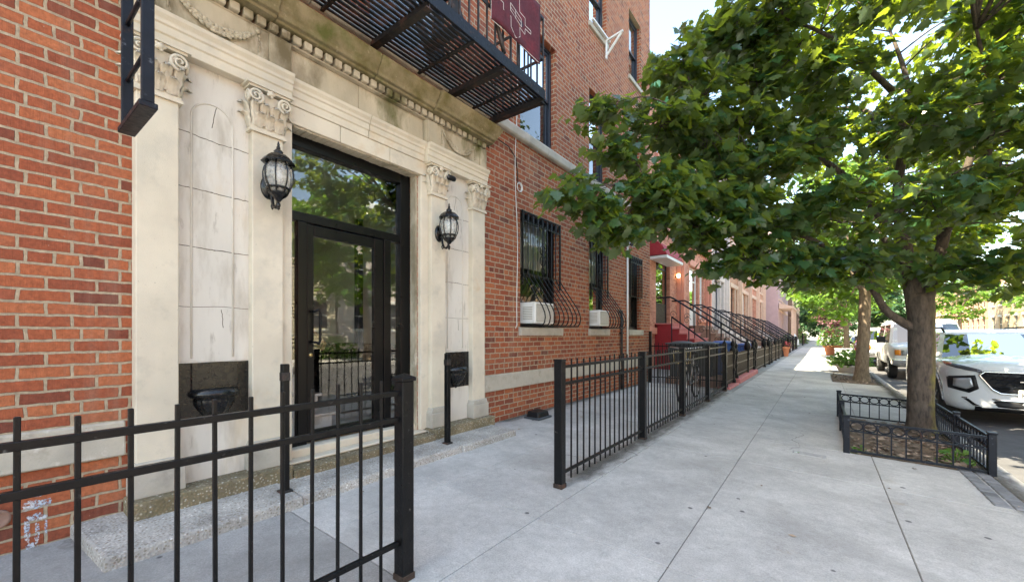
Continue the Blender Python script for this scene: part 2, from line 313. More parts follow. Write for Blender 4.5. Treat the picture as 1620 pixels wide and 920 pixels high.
# ------------------------------------------------------------------ mesh helpers
WL = {}
class MB:
    def __init__(s): s.v = []; s.f = []; s.mi = []; s.sm = []
    def add(s, vs, fs, mi=0, smooth=False):
        n = len(s.v); s.v += [tuple(p) for p in vs]; s.f += [tuple(i+n for i in f) for f in fs]
        s.mi += [mi]*len(fs); s.sm += [smooth]*len(fs); return s
    def hexa(s, p, mi=0):
        return s.add(p, [(0, 3, 2, 1), (4, 5, 6, 7), (0, 1, 5, 4), (1, 2, 6, 5), (2, 3, 7, 6), (3, 0, 4, 7)], mi)
    def box(s, x0, x1, y0, y1, z0, z1, mi=0):
        return s.hexa([(x0, y0, z0), (x1, y0, z0), (x1, y1, z0), (x0, y1, z0), (x0, y0, z1), (x1, y0, z1), (x1, y1, z1), (x0, y1, z1)], mi)
    def bar(s, p, q, w, h=None, up=(0, 0, 1), mi=0):
        p, q = Vector(p), Vector(q); h = h or w; d = (q-p).normalized(); u = Vector(up)
        if abs(d.dot(u)) > .98: u = Vector((1, 0, 0)) if abs(d.x) < .9 else Vector((0, 1, 0))
        sd = d.cross(u).normalized(); u = sd.cross(d).normalized()
        a, b = sd*w/2, u*h/2
        return s.hexa([p-a-b, q-a-b, q+a-b, p+a-b, p-a+b, q-a+b, q+a+b, p+a+b], mi)
    def tube(s, pts, r, n=6, closed=False, mi=0, smooth=True):
        P = [Vector(p) for p in pts]; rs = r if hasattr(r, '__len__') else [r]*len(P)
        m = len(P); vs = []; fs = []; ref = None
        for i in range(m):
            if closed: d = P[(i+1) % m]-P[i-1]
            else: d = P[min(i+1, m-1)]-P[max(i-1, 0)]
            d = d.normalized() if d.length > 1e-9 else Vector((0, 0, 1))
            if ref is None:
                ref = Vector((0, 0, 1)) if abs(d.z) < .9 else Vector((1, 0, 0))
            a = d.cross(ref); a = a.normalized() if a.length > 1e-6 else d.orthogonal().normalized(); b = d.cross(a).normalized(); ref = -b if False else b.cross(d)*-1 if False else ref
            ref = (a.cross(d)).normalized()
            for k in range(n):
                t = 2*math.pi*k/n; vs.append(P[i]+a*math.cos(t)*rs[i]+ref*math.sin(t)*rs[i])
        for i in range(m if closed else m-1):
            for k in range(n):
                j = (i+1) % m; fs.append((i*n+k, i*n+(k+1) % n, j*n+(k+1) % n, j*n+k))
        if not closed: fs += [tuple(range(n-1, -1, -1)), tuple((m-1)*n+k for k in range(n))]
        return s.add(vs, fs, mi, smooth)
    def lathe(s, prof, n=16, o=(0, 0, 0), axis='z', mi=0, smooth=True, sx=1, sy=1):
        vs = []; fs = []
        for (r, z) in prof:
            for k in range(n):
                t = 2*math.pi*(k+.5)/n; a, b = r*math.cos(t)*sx, r*math.sin(t)*sy
                p = (a, b, z) if axis == 'z' else ((z, a, b) if axis == 'x' else (b, z, a))
                vs.append((p[0]+o[0], p[1]+o[1], p[2]+o[2]))
        for i in range(len(prof)-1):
            for k in range(n): fs.append((i*n+k, i*n+(k+1) % n, (i+1)*n+(k+1) % n, (i+1)*n+k))
        fs += [tuple(range(n-1, -1, -1)), tuple((len(prof)-1)*n+k for k in range(n))]
        return s.add(vs, fs, mi, smooth)
    def prism(s, poly, a0, a1, axis='y', mi=0):
        """axis y: poly (x,z); axis x: poly (y,z); axis z: poly (x,y)"""
        def P(p, a): return (p[0], a, p[1]) if axis == 'y' else ((a, p[0], p[1]) if axis == 'x' else (p[0], p[1], a))
        n = len(poly); vs = [P(p, a0) for p in poly]+[P(p, a1) for p in poly]
        fs = [tuple(range(n)), tuple(range(2*n-1, n-1, -1))]+[(i, i+n, (i+1) % n+n, (i+1) % n) for i in range(n)]
        return s.add(vs, fs, mi)
    def sphere(s, c, r, n=12, m=8, mi=0):
        r = r if hasattr(r, '__len__') else (r, r, r)
        vs = [(c[0], c[1], c[2]-r[2])]; fs = []
        for i in range(1, m):
            ph = math.pi*i/m-math.pi/2
            for k in range(n):
                t = 2*math.pi*k/n; vs.append((c[0]+r[0]*math.cos(ph)*math.cos(t), c[1]+r[1]*math.cos(ph)*math.sin(t), c[2]+r[2]*math.sin(ph)))
        vs.append((c[0], c[1], c[2]+r[2]))
        for k in range(n):
            fs.append((0, 1+(k+1) % n, 1+k)); fs.append((len(vs)-1, 1+(m-2)*n+k, 1+(m-2)*n+(k+1) % n))
            for i in range(m-2): fs.append((1+i*n+k, 1+i*n+(k+1) % n, 1+(i+1)*n+(k+1) % n, 1+(i+1)*n+k))
        return s.add(vs, fs, mi, True)
    def build(s, name, mat, parent=None, bevel=0, seg=1, fix=True):
        o0 = Vector(WL.get(parent.name, (0, 0, 0))) if parent else Vector((0, 0, 0))
        me = bpy.data.meshes.new(name)
        me.from_pydata([tuple(Vector(p)-o0) for p in s.v], [], s.f)
        for m_ in (mat if isinstance(mat, (list, tuple)) else [mat]): me.materials.append(m_)
        me.polygons.foreach_set('material_index', s.mi); me.polygons.foreach_set('use_smooth', s.sm)
        if fix:
            bm = bmesh.new(); bm.from_mesh(me); bmesh.ops.recalc_face_normals(bm, faces=bm.faces); bm.to_mesh(me); bm.free()
        me.update()
        o = bpy.data.objects.new(name, me); COL.objects.link(o)
        if parent: o.parent = parent
        WL[o.name] = tuple(o0)
        if bevel:
            b = o.modifiers.new('bevel', 'BEVEL'); b.width = bevel; b.segments = seg; b.limit_method = 'ANGLE'; b.angle_limit = R(35)
        return o
def tag(o, label=None, cat=None, group=None, kind=None):
    if label: o['label'] = label
    if cat: o['category'] = cat
    if group: o['group'] = group
    if kind: o['kind'] = kind
    return o
def thing(name, label, cat, loc, group=None):
    o = bpy.data.objects.new(name, None); COL.objects.link(o); o.location = loc; o.empty_display_size = .1
    WL[o.name] = tuple(loc); return tag(o, label, cat, group)
def copy_tree(o, parent=None):
    c = o.copy(); COL.objects.link(c); c.parent = parent
    WL[c.name] = WL.get(o.name, (0, 0, 0))
    for ch in [k for k in bpy.data.objects if k.parent == o]: copy_tree(ch, c)
    return c
def dup(root, loc, rotz=0, label=None, group=None, scale=None):
    c = copy_tree(root); c.location = loc; c.rotation_euler = (0, 0, rotz)
    if scale: c.scale = scale
    if label: c['label'] = label
    if group: c['group'] = group
    return c
def struct(o): o['kind'] = 'structure'; return o

FX = -3.5                      # plane of the brick facade
def gz(x): return -.035*(x+3.5)  # the sidewalk falls towards the kerb

# ------------------------------------------------------------------ ground, sidewalk, road
struct(MB().add([(-400, -400, -.6), (400, -400, -.6), (400, 600, -.6), (-400, 600, -.6)], [(0, 1, 2, 3)]).build('ground', M['walk_old']))
def slab(mb, x0, x1, y0, y1, g=.0028, t=.06, off=0):
    x0 += g; x1 -= g; y0 += g; y1 -= g
    mb.hexa([(x0, y0, gz(x0)-t), (x1, y0, gz(x1)-t), (x1, y1, gz(x1)-t), (x0, y1, gz(x0)-t), (x0, y0, gz(x0)+off), (x1, y0, gz(x1)+off), (x1, y1, gz(x1)+off), (x0, y1, gz(x0)+off)])
PITS = [(.23, 1.30, 5.9, 8.45), (.25, 1.30, 14.5, 17.45), (.25, 1.3, 28.0, 30.5)]
ycut = [-6, -2.5, -.08, 2.33, 4.74, 5.9, 8.45, 9.9, 12.1, 14.5, 17.45, 19.6, 22, 24.4, 26.8, 28, 30.5, 33, 36, 39, 42, 46, 50, 55, 60, 66, 72, 80, 90, 100, 112, 125]
w = MB()
for a, b in zip(ycut[:-1], ycut[1:]):
    pit = any(abs(p[2]-a) < .02 for p in PITS)
    slab(w, -1.55, -.68, a, b)
    if pit: slab(w, -.68, .23, a, b)
    else: slab(w, -.68, .43, a, b); slab(w, .43, 1.30, a, b)
struct(w.build('sidewalk', M['walk'], bevel=.004))
w = MB()
for a, b in zip([1.33, 2.33, 4.74, 7.2], [2.33, 4.74, 7.2, 10.1]): slab(w, FX-.3 if a > 4 else FX, -2.45, a, b, .002); slab(w, -2.45, -1.55, a, b, .002)
struct(w.build('areaway_paving', M['walk'], bevel=.003))
w = MB()
slab(w, -4.2, -1.55, -6, -.9); slab(w, -4.2, -1.55, -.9, 1.33, .004)
struct(w.build('old_areaway_paving', M['walk_old'], bevel=.004))
w = MB(); slab(w, -6.0, -1.55, 10.1, 125, .002); struct(w.build('front_yard_paving', M['walk_old']))
w = MB()
w.add([(-4.2, -6, gz(-4.2)-.008), (1.3, -6, gz(1.3)-.008), (1.3, 5.9, gz(1.3)-.008), (-4.2, 5.9, gz(-4.2)-.008)], [(0, 1, 2, 3)])
w.add([(-4.2, 5.9, gz(-4.2)-.008), (.23, 5.9, gz(.23)-.008), (.23, 125, gz(.23)-.008), (-4.2, 125, gz(-4.2)-.008)], [(0, 1, 2, 3)])
for a, b in ((8.45, 14.5), (17.45, 28), (30.5, 125)):
    w.add([(.23, a, gz(.23)-.008), (1.3, a, gz(1.3)-.008), (1.3, b, gz(1.3)-.008), (.23, b, gz(.23)-.008)], [(0, 1, 2, 3)])
struct(w.build('sidewalk_bed', M['joint']))
w = MB(); y = -6
while y < 125:
    L = 1.5+rnd.random()*.5; L = L if y < 40 else 8
    w.hexa([(1.305, y+.004, -.6), (1.5, y+.004, -.6), (1.5, y+L-.004, -.6), (1.305, y+L-.004, -.6), (1.305, y+.004, gz(1.3)+.002), (1.48, y+.004, gz(1.5)), (1.48, y+L-.004, gz(1.5)), (1.305, y+L-.004, gz(1.3)+.002)]); y += L
struct(w.build('kerb', M['granite'], bevel=.012, seg=2))
RZ = -.34
rd = MB()
xs = [1.5, 3.6, 6, 8.4, 10.5]; zs = [RZ, RZ+.05, RZ+.08, RZ+.05, RZ]
for i in range(4): rd.add([(xs[i], -12, zs[i]), (xs[i+1], -12, zs[i+1]), (xs[i+1], 125, zs[i+1]), (xs[i], 125, zs[i])], [(0, 1, 2, 3)], 0, True)
struct(rd.build('road', M['asphalt']))
w = MB()
for a in range(-12, 124, 4): w.box(10.72, 15.5, a+.004, a+3.996, -.5, -.165)
struct(w.build('far_sidewalk', M['walk'], bevel=.004))
w = MB()
for a in range(-12, 124, 4): w.box(10.5, 10.71, a+.004, a+3.996, -.6, -.165)
struct(w.build('far_kerb', M['granite'], bevel=.01))
def dirtmat(name, axis_x, half, ya, yb):
    m, nt, b, out = newmat(name); b.inputs['Base Color'].default_value = (.10, .09, .075, 1); b.inputs['Roughness'].default_value = .95
    p = nd(nt, 'NewGeometry').outputs['Position']; sx = nd(nt, 'SeparateXYZ', i_0=p).outputs[0]
    d = mathn(nt, 'DIVIDE', mathn(nt, 'ABSOLUTE', mathn(nt, 'SUBTRACT', sx, axis_x)), half)
    st = nd(nt, 'Mapping', i_0=p, i_Scale=(3, 1, 1)).outputs[0]
    sy = nd(nt, 'SeparateXYZ', i_0=p).outputs[1]
    e = mathn(nt, 'DIVIDE', mathn(nt, 'MINIMUM', mathn(nt, 'SUBTRACT', sy, ya), mathn(nt, 'SUBTRACT', yb, sy)), .5)
    d = mathn(nt, 'ADD', d, mathn(nt, 'MAXIMUM', mathn(nt, 'SUBTRACT', 1.0, e), 0.0))
    f = mathn(nt, 'SUBTRACT', mathn(nt, 'MULTIPLY', noisetex(nt, st, 4, 8, .7), 1.5), mathn(nt, 'ADD', d, .12))
    f = ramp(nt, f, [(0, 0), (.55, .62)])
    t = nd(nt, 'BsdfTransparent'); mx = nd(nt, 'MixShader', i_0=f); nt.links.new(t.outputs[0], mx.inputs[1]); nt.links.new(b.outputs[0], mx.inputs[2]); nt.links.new(mx.outputs[0], out.inputs[0]); return m
for cx, hw_, y0_, y1_ in ((-1.70, .24, 2.7, 10.3), (-1.70, .2, -2, 1.5), (-3.48, .22, 4.0, 10.3), (1.30, .2, -4, 30)):
    struct(MB().add([(cx-hw_, y0_, gz(cx-hw_)+.003), (cx+hw_, y0_, gz(cx+hw_)+.003), (cx+hw_, y1_, gz(cx+hw_)+.003), (cx-hw_, y1_, gz(cx-hw_)+.003)], [(0, 1, 2, 3)]).build('pavement_dirt', dirtmat('pavement dirt', cx, hw_, y0_, y1_)))
# dark granite setts by the front corner of the tree pit
w = MB()
for i in range(9):
    for j in range(2):
        y0 = 4.85+i*.125; x0 = 1.08+j*.11
        w.hexa([(x0, y0, gz(x0)-.05), (x0+.1, y0, gz(x0)-.05), (x0+.1, y0+.115, gz(x0)-.05), (x0, y0+.115, gz(x0)-.05)]+[(x, yy, gz(x)+.006+rnd.random()*.006) for x, yy in ((x0, y0), (x0+.1, y0), (x0+.1, y0+.115), (x0, y0+.115))])
struct(w.build('sett_paving', M['cobble'], bevel=.008))
# tree pits: lumpy soil with dead leaves
for (x0, x1, y0, y1) in PITS:
    nx, ny = 18, 40; vs = []; fs = []
    for j in range(ny+1):
        for i in range(nx+1):
            x = x0+(x1-x0)*i/nx; y = y0+(y1-y0)*j/ny; e = min(i, nx-i, j, ny-j)
            vs.append((x, y, gz(x)-.035+(.05*noise.noise((x*4, y*4, 0))+.03*noise.noise((x*13, y*13, 3))+.02)*min(1, e/2)))
    for j in range(ny):
        for i in range(nx): a = j*(nx+1)+i; fs.append((a, a+1, a+nx+2, a+nx+1))
    struct(MB().add(vs, fs, 0, True).build('soil', M['soil']))
w = MB()
for (x0, x1, y0, y1), n in zip(PITS[:2], (330, 120)):
    for k in range(n):
        x = rnd.uniform(x0+.05, x1-.05); y = rnd.uniform(y0+.05, y1-.05); s = rnd.uniform(.02, .05); a = rnd.random()*6.3
        z = gz(x)-.005+.03*noise.noise((x*4, y*4, 0)); t1, t2 = rnd.uniform(-.02, .03), rnd.uniform(-.02, .03)
        ca, sa = math.cos(a)*s, math.sin(a)*s
        w.add([(x-ca, y-sa, z+.012), (x-sa*.6, y+ca*.6, z+.012+t1), (x+ca, y+sa, z+.014), (x+sa*.6, y-ca*.6, z+.012+t2)], [(0, 1, 2), (0, 2, 3)])
for k in range(26):
    x = rnd.uniform(-3.2, 1.25); y = rnd.uniform(1.5, 13); s = rnd.uniform(.012, .03); a = rnd.random()*6.3; z = gz(x)+.004
    if .2 < x and 5.8 < y < 8.5: continue
    ca, sa = math.cos(a)*s, math.sin(a)*s
    w.add([(x-ca, y-sa, z), (x-sa*.6, y+ca*.6, z+rnd.uniform(0, .012)), (x+ca, y+sa, z+.002), (x+sa*.6, y-ca*.6, z+rnd.uniform(0, .01))], [(0, 1, 2), (0, 2, 3)])
tag(w.build('leaf_litter', M['litter'], fix=False), 'dead brown leaves scattered over the tree pit soil and sidewalk', 'leaf litter', kind='stuff')

# ------------------------------------------------------------------ main apartment building
bld = thing('apartment_building', 'four storey red brick apartment building with a limestone entrance portal', 'building', (FX, 4, 0))
Y0B, Y1B, ZT = -7.0, 10.48, 13.7
W1 = [(-2.4, -1.3), (4.84, 5.93), (7.06, 7.84), (9.06, 9.82)]
UP = [(-2.4, -1.3), (.2, 1.3), (2.35, 3.42), (4.84, 5.84), (7.06, 7.84), (9.06, 9.82)]
ops = [(a, b, 1.29, 3.0) for a, b in W1]+[(a, b, 4.16, 5.85) for a, b in UP]+[(a, b, 7.08, 8.6) for a, b in UP]+[(a, b, 9.95, 11.5) for a, b in UP]+[(1.60, 2.94, -.1, 2.92)]
def wall_with_openings(mb, x, ya, yb, za, zb, ops, depth, flip=1):
    ys = sorted({ya, yb}|{o[0] for o in ops}|{o[1] for o in ops}); zs = sorted({za, zb}|{o[2] for o in ops}|{o[3] for o in ops})
    for i in range(len(ys)-1):
        for j in range(len(zs)-1):
            cy, cz = (ys[i]+ys[i+1])/2, (zs[j]+zs[j+1])/2
            if any(o[0] < cy < o[1] and o[2] < cz < o[3] for o in ops): continue
            mb.add([(x, ys[i], zs[j]), (x, ys[i+1], zs[j]), (x, ys[i+1], zs[j+1]), (x, ys[i], zs[j+1])], [(0, 1, 2, 3)])
    for (a, b, c, d) in ops:
        X = x-depth*flip
        mb.add([(x, a, c), (x, a, d), (X, a, d), (X, a, c)], [(0, 1, 2, 3)]); mb.add([(x, b, c), (X, b, c), (X, b, d), (x, b, d)], [(0, 1, 2, 3)])
        mb.add([(x, a, d), (x, b, d), (X, b, d), (X, a, d)], [(0, 1, 2, 3)]); mb.add([(x, a, c), (X, a, c), (X, b, c), (x, b, c)], [(0, 1, 2, 3)])
w = MB()
wall_with_openings(w, FX, Y0B, Y1B, -.3, ZT, ops, .13)
w.add([(FX, Y1B, -.3), (-15, Y1B, -.3), (-15, Y1B, ZT), (FX, Y1B, ZT)], [(0, 1, 2, 3)])
w.add([(FX, Y0B, -.3), (-15, Y0B, -.3), (-15, Y0B, ZT), (FX, Y0B, ZT)], [(0, 1, 2, 3)])
w.add([(-15, Y0B, -.3), (-15, Y1B, -.3), (-15, Y1B, ZT), (-15, Y0B, ZT)], [(0, 1, 2, 3)])
w.build('wall', M['brick'], bld, fix=False)
MB().add([(FX+.1, Y0B-.05, ZT+.002), (-15, Y0B-.05, ZT+.002), (-15, Y1B+.03, ZT+.002), (FX+.1, Y1B+.03, ZT+.002)], [(0, 1, 2, 3)]).build('roof', M['roof'], bld)
# stone band near the ground and belt course under the second floor, in blocks
for a, b in ((-7, -1.7), (-1.7, .60), (4.0, 5.62), (5.62, 7.6), (7.6, 9.4), (9.4, 10.5)):
    w = MB(); w.hexa([(FX-.05, a+.002, .43), (FX+.035, a+.002, .43), (FX+.035, b-.002, .43), (FX-.05, b-.002, .43), (FX-.05, a+.002, .655), (FX+.02, a+.002, .64), (FX+.02, b-.002, .64), (FX-.05, b-.002, .655)])
    w.build('water_table', M['band'], bld, bevel=.008)
w = MB(); a = -7
while a < 10.5:
    b = min(a+1.25, 10.51)
    w.prism([(FX-.05, 3.985), (FX+.05, 3.985), (FX+.07, 4.01), (FX+.07, 4.11), (FX+.02, 4.165), (FX-.05, 4.165)], a+.002, b-.002, 'y'); a = b
w.build('belt_course', M['stone_grey'], bld, bevel=.006)
for (a, b) in W1: MB().box(FX-.12, FX+.045, a-.04, b+.09, 1.165, 1.287).build('window_sill', M['stone_grey'], bld, bevel=.008)
for (a, b) in UP:
    for z in (7.078, 9.948): MB().box(FX-.12, FX+.04, a-.04, b+.05, z-.098, z).build('window_sill', M['stone_grey'], bld, bevel=.008)
w = MB(); w.box(FX-.3, FX+.14, Y0B-.05, Y1B+.05, ZT-.35, ZT-.1); w.box(FX-.3, FX+.28, Y0B-.05, Y1B+.05, ZT-.1, ZT-.002)
w.build('roof_cornice', M['stone_grey'], bld, bevel=.02)

def make_window(parent, a, b, c, d, X, frame, glass, blind=None, blind_to=.5, sashw=.045, mid=None, low=None):
    """double hung window in an opening a..b, c..d whose frame stands at plane X"""
    f = MB(); t = .05
    f.box(X-.07, X, a, a+t, c, d); f.box(X-.07, X, b-t, b, c, d); f.box(X-.07, X, a+t, b-t, d-t, d); f.box(X-.07, X, a+t, b-t, c, c+t)
    wo = f.build('window', frame, parent, bevel=.004)
    mid = mid or (c+d)/2
    s = MB()
    for (z0, z1, xo) in ((mid-.02, d-t, -.015), (c+t, mid+.025, -.045)):
        x1 = X+xo-.002; x0 = x1-.03
        s.box(x0, x1, a+t, a+t+sashw, z0, z1); s.box(x0, x1, b-t-sashw, b-t, z0, z1)
        s.box(x0, x1, a+t+sashw, b-t-sashw, z0, z0+sashw); s.box(x0, x1, a+t+sashw, b-t-sashw, z1-sashw, z1)
    s.build('sash', frame, wo, bevel=.003)
    g = MB()
    g.add([(X-.033, a+t+sashw, mid+.02), (X-.033, b-t-sashw, mid+.02), (X-.033, b-t-sashw, d-t-sashw), (X-.033, a+t+sashw, d-t-sashw)], [(0, 1, 2, 3)])
    g.add([(X-.063, a+t+sashw, c+t+sashw), (X-.063, b-t-sashw, c+t+sashw), (X-.063, b-t-sashw, mid-.02), (X-.063, a+t+sashw, mid-.02)], [(0, 1, 2, 3)])
    g.build('pane', glass, wo)
    r = MB(); D = X-.55
    r.add([(X-.07, a, c), (X-.07, b, c), (X-.07, b, d), (X-.07, a, d), (D, a, c), (D, b, c), (D, b, d), (D, a, d)], [(0, 4, 5, 1), (1, 5, 6, 2), (2, 6, 7, 3), (3, 7, 4, 0), (4, 7, 6, 5)])
    r.build('interior', M['room'], wo)
    if blind:
        k = MB(); zb = d-(d-c)*blind_to
        n = 26; vs = []
        for i in range(n+1):
            y = a+t+(b-a-2*t)*i/n; x = X-.12+.012*math.sin(i*1.9)
            vs += [(x, y, zb), (x, y, d-.02)]
        k.add(vs, [(2*i, 2*i+2, 2*i+3, 2*i+1) for i in range(n)], 0, True)
        k.build('blind', blind, wo)
    return wo
XW = FX-.09
for k, (a, b) in enumerate(W1):
    make_window(bld, a, b, 1.29, 3.0, XW, M['alu'], M['glass_dull'], M['curtain'] if k in (0, 1) else (M['blind'] if k == 2 else M['screen']), .46 if k < 3 else 1.0, mid=2.1)
for lev, (c, d) in enumerate(((4.16, 5.85), (7.08, 8.6), (9.95, 11.5))):
    for k, (a, b) in enumerate(UP):
        make_window(bld, a, b, c, d, XW, M['navy'], M['glass'], M['blind'] if (k+lev) % 3 != 1 else None, .35+.12*((k*7+lev*3) % 4))

# --- portal masonry
NX, PX = FX+.03, FX+.10
for (a, b, sd) in ((.83, 1.30, 0), (3.25, 3.73, 1)):
    w = MB(); cr = MB()
    zl = [.16, .56, .99, 1.375, 1.79, 2.19, 2.56, 3.05]
    for j in range(len(zl)-1):
        # blocks with slightly slanting, worn joints
        def ze(z, y): return z if z in (.16, 3.05) else z+.012*noise.noise((y*5, z*3, sd*9))+(.03*(y-a) if (sd == 0 and z > 1.5) else 0)*-.5
        n = 8
        for i in range(n):
            ya, yb = a+(b-a)*i/n, a+(b-a)*(i+1)/n
            g = .002 if j in (2, 3, 4, 5) else 0
            g2 = .002 if j+1 in (3, 4, 5, 6) else 0
            w.hexa([(FX-.02, ya, ze(zl[j], ya)+g), (NX, ya, ze(zl[j], ya)+g), (NX, yb, ze(zl[j], yb)+g), (FX-.02, yb, ze(zl[j], yb)+g),
                    (FX-.02, ya, ze(zl[j+1], ya)-g2), (NX, ya, ze(zl[j+1], ya)-g2), (NX, yb, ze(zl[j+1], yb)-g2), (FX-.02, yb, ze(zl[j+1], yb)-g2)])
    # dark joint backing
    cr.box(FX-.03, NX-.004, a+.004, b-.004, 1.3, 2.7)
    # cracks through the panel
    for (y, z, dy, dz) in (((a+.25), 2.82, -.03, -.17), ((a+.28), 1.36, .008, -.13)):
        pts = [(NX+.0005, y+dy*t/8+.006*noise.noise((t*1.7, y, z)), z+dz*t/8) for t in range(9)]
        cr.tube(pts, .0022, 4)
    for z in (1.79, 2.19, 2.56):
        pts = [(NX+.0005, a+.006+(b-a-.012)*t/30, z+.012*noise.noise(((a+(b-a)*t/30)*5, z*3, sd*9))+(-.015*((b-a)*t/30) if sd == 0 else 0)+.006*noise.noise((t*.9, z, sd))) for t in range(31)]
        cr.tube(pts, [.0016+.0028*abs(noise.noise((t*.6, z, 4))) for t in range(31)], 4)
    npn = w.build('niche_panel', M['stone_niche'], bld, bevel=0)
    cr.build('crack', M['crack'], npn)
# blind arches drawn on the panels by a raised bead
for (a, b) in ((.83, 1.30), (3.25, 3.73)):
    w = MB(); yc = (a+b)/2-.01; r = .125
    pts = [(NX+.001, yc-r, 1.02)]+[(NX+.001, yc-r*math.cos(t*math.pi/14), 2.69+r*math.sin(t*math.pi/14)) for t in range(15)]+[(NX+.001, yc+r, 1.02)]
    w.tube(pts, .007, 6)
    w.build('arch_bead', M['stone_niche'], bld)
# pilasters
PIL = [(.63, .845), (1.285, 1.505), (3.05, 3.262), (3.715, 3.94)]
def capital(yc, hw):
    m = MB(); X = PX
    m.box(FX, X+.018, yc-hw-.02, yc+hw+.02, 2.705, 2.725); m.box(FX, X+.010, yc-hw-.012, yc+hw+.012, 2.725, 2.742)
    m.hexa([(FX, yc-hw, 2.742), (X, yc-hw, 2.742), (X, yc+hw, 2.742), (FX, yc+hw, 2.742), (FX, yc-hw-.012, 3.0), (X+.02, yc-hw-.012, 3.0), (X+.02, yc+hw+.012, 3.0), (FX, yc+hw+.012, 3.0)])
    def leaf(y, z0, h, wd, nrm, lean=0):
        # curled acanthus leaf; nrm: 'x' front, -1/+1 sides
        n, mm = 9, 6; vs = []
        for i in range(n+1):
            t = i/n
            out = .006+.022*t+.055*max(0, t-.62)**1.5*3.2; z = z0+h*(t if t < .86 else .86-(t-.86)*.9)
            hwid = wd*(.55+.45*math.sin(min(1, t*1.25)*math.pi*.72))*(1 if t < .8 else 1-(t-.8)*2.6)
            hwid *= 1+.22*math.sin(t*19)
            for j in range(mm+1):
                q = j/mm*2-1; bulge = .010*(1-q*q)+.006*math.cos(q*9)
                if nrm == 'x': vs.append((X+.008*t+out+bulge, y+q*hwid+lean*t, z))
                else: vs.append((FX+.055+q*hwid, yc+nrm*(hw+.006*t+out+bulge-.002), z))
        fs = [(i*(mm+1)+j, i*(mm+1)+j+1, (i+1)*(mm+1)+j+1, (i+1)*(mm+1)+j) for i in range(n) for j in range(mm)]
        m.add(vs, fs, 0, True)
    for dy in (-.066, 0, .066): leaf(yc+dy, 2.742, .115, .036, 'x')
    for dy in (-.035, .035): leaf(yc+dy, 2.76, .185, .034, 'x')
    for dy, ln in ((-.088, -.02), (.088, .02)): leaf(yc+dy, 2.75, .20, .026, 'x', ln)
    for sg in (-1, 1): leaf(0, 2.742, .12, .04, sg); leaf(0, 2.77, .18, .03, sg)
    for sg in (-1, 1):
        pts = []; rr = []
        for k in range(40):
            t = k/39; a = -math.pi*.5+t*math.pi*4.0; r = .047*(1-t)+.006
            pts.append((X+.048+.012*t, yc+sg*(hw-.006)+sg*r*math.cos(a)*-1, 2.955+r*math.sin(a)*1)); rr.append(.0115*(1-.5*t))
        m.tube(pts, rr, 6)
        m.tube([(X+.02, yc+sg*.02, 2.86), (X+.04, yc+sg*.055, 2.93), (X+.05, yc+sg*.085, 3.0)], [.012, .011, .010], 6)
        # side volute
        pts = [(X+.01+.04*math.cos(-math.pi*.5+t*.42)*(1-t/32), yc+sg*(hw+.035), 2.955+.042*math.sin(-math.pi*.5+t*.42)*(1-t/32)) for t in range(28)]
        m.tube(pts, .010, 6)
    m.sphere((X+.045, yc, 3.01), (.02, .026, .022), 8, 6)
    for k in range(5): m.sphere((X+.047, yc+.022*math.cos(k*1.257), 3.01+.022*math.sin(k*1.257)), (.008, .012, .012), 6, 4)
    m.box(FX, X+.045, yc-hw-.035, yc+hw+.035, 3.018, 3.034); m.box(FX, X+.06, yc-hw-.055, yc+hw+.055, 3.0345, 3.05)
    return m
for (a, b) in PIL:
    p = MB().box(FX, PX, a, b, .37, 2.705).build('pilaster', M['stone'], bld, bevel=.006, seg=2)
    capital((a+b)/2, (b-a)/2).build('capital', M['stone'], p)
    q = MB(); q.box(FX, PX+.042, a-.028, b+.028, .165, .325)
    q.prism([(a-.03, .325), (b+.03, .325), (b+.012, .355), (b+.006, .38), (a-.006, .38), (a-.012, .355)], FX, PX+.03, 'x')
    q.build('base', M['stone_grey'], p, bevel=.006, seg=2)
# door jambs and lintel
for a, b in ((2.945, 3.05), (1.505, 1.60)): MB().box(FX-.1, FX+.05, a, b, .15, 2.9).build('door_jamb', M['stone'], bld, bevel=.01, seg=2)
w = MB()
w.box(FX-.09, FX-.003, 2.915, 2.944, .15, 2.905)
w.build('rough_reveal', M['stone_old'], bld)
w = MB()
for a, b in ((1.505, 2.02), (2.02, 2.55), (2.55, 3.05)): w.box(FX-.1, FX+.05, a+.002, b-.002, 2.905, 3.05)
w.build('lintel', M['stone'], bld, bevel=.008, seg=2)
w = MB()
for k in range(26):
    y = 1.62+k*.052; w.box(FX-.095, FX+.03, y, y+.049+rnd.random()*.003, 2.889+rnd.random()*.008, 2.904)
w.build('lintel_soffit', M['stone_old'], bld, bevel=.004)
# entablature
def mold(mb, prof, a, b): mb.prism(prof, a, b, 'y')
w = MB()
def arch_prof(x): return [(FX-.05, 3.0505), (x, 3.0505), (x, 3.115), (x+.012, 3.12), (x+.012, 3.172), (x+.024, 3.177), (x+.024, 3.20), (x+.045, 3.225), (x+.052, 3.25), (FX-.05, 3.25)]
for a, b, x in ((.585, 1.575, PX+.008), (1.575, 2.3, PX-.04), (2.303, 2.985, PX-.04), (2.985, 3.985, PX+.008)): mold(w, arch_prof(x), a+.001, b-.001)
w.build('architrave', M['stone'], bld, bevel=.004)
w = MB()
for a, b, x in ((.60, 1.575, PX-.01), (1.577, 2.20, PX-.055), (2.204, 2.98, PX-.055), (2.983, 3.97, PX-.01)): w.box(FX-.05, x, a, b, 3.2505, 3.505)
for (a, b) in ((.60, .72), (1.40, 1.565), (2.99, 3.13), (3.84, 3.965)): w.box(PX-.02, PX+.012, a, b, 3.2505, 3.505)
w.build('frieze', M['stone_old'], bld, bevel=.006)
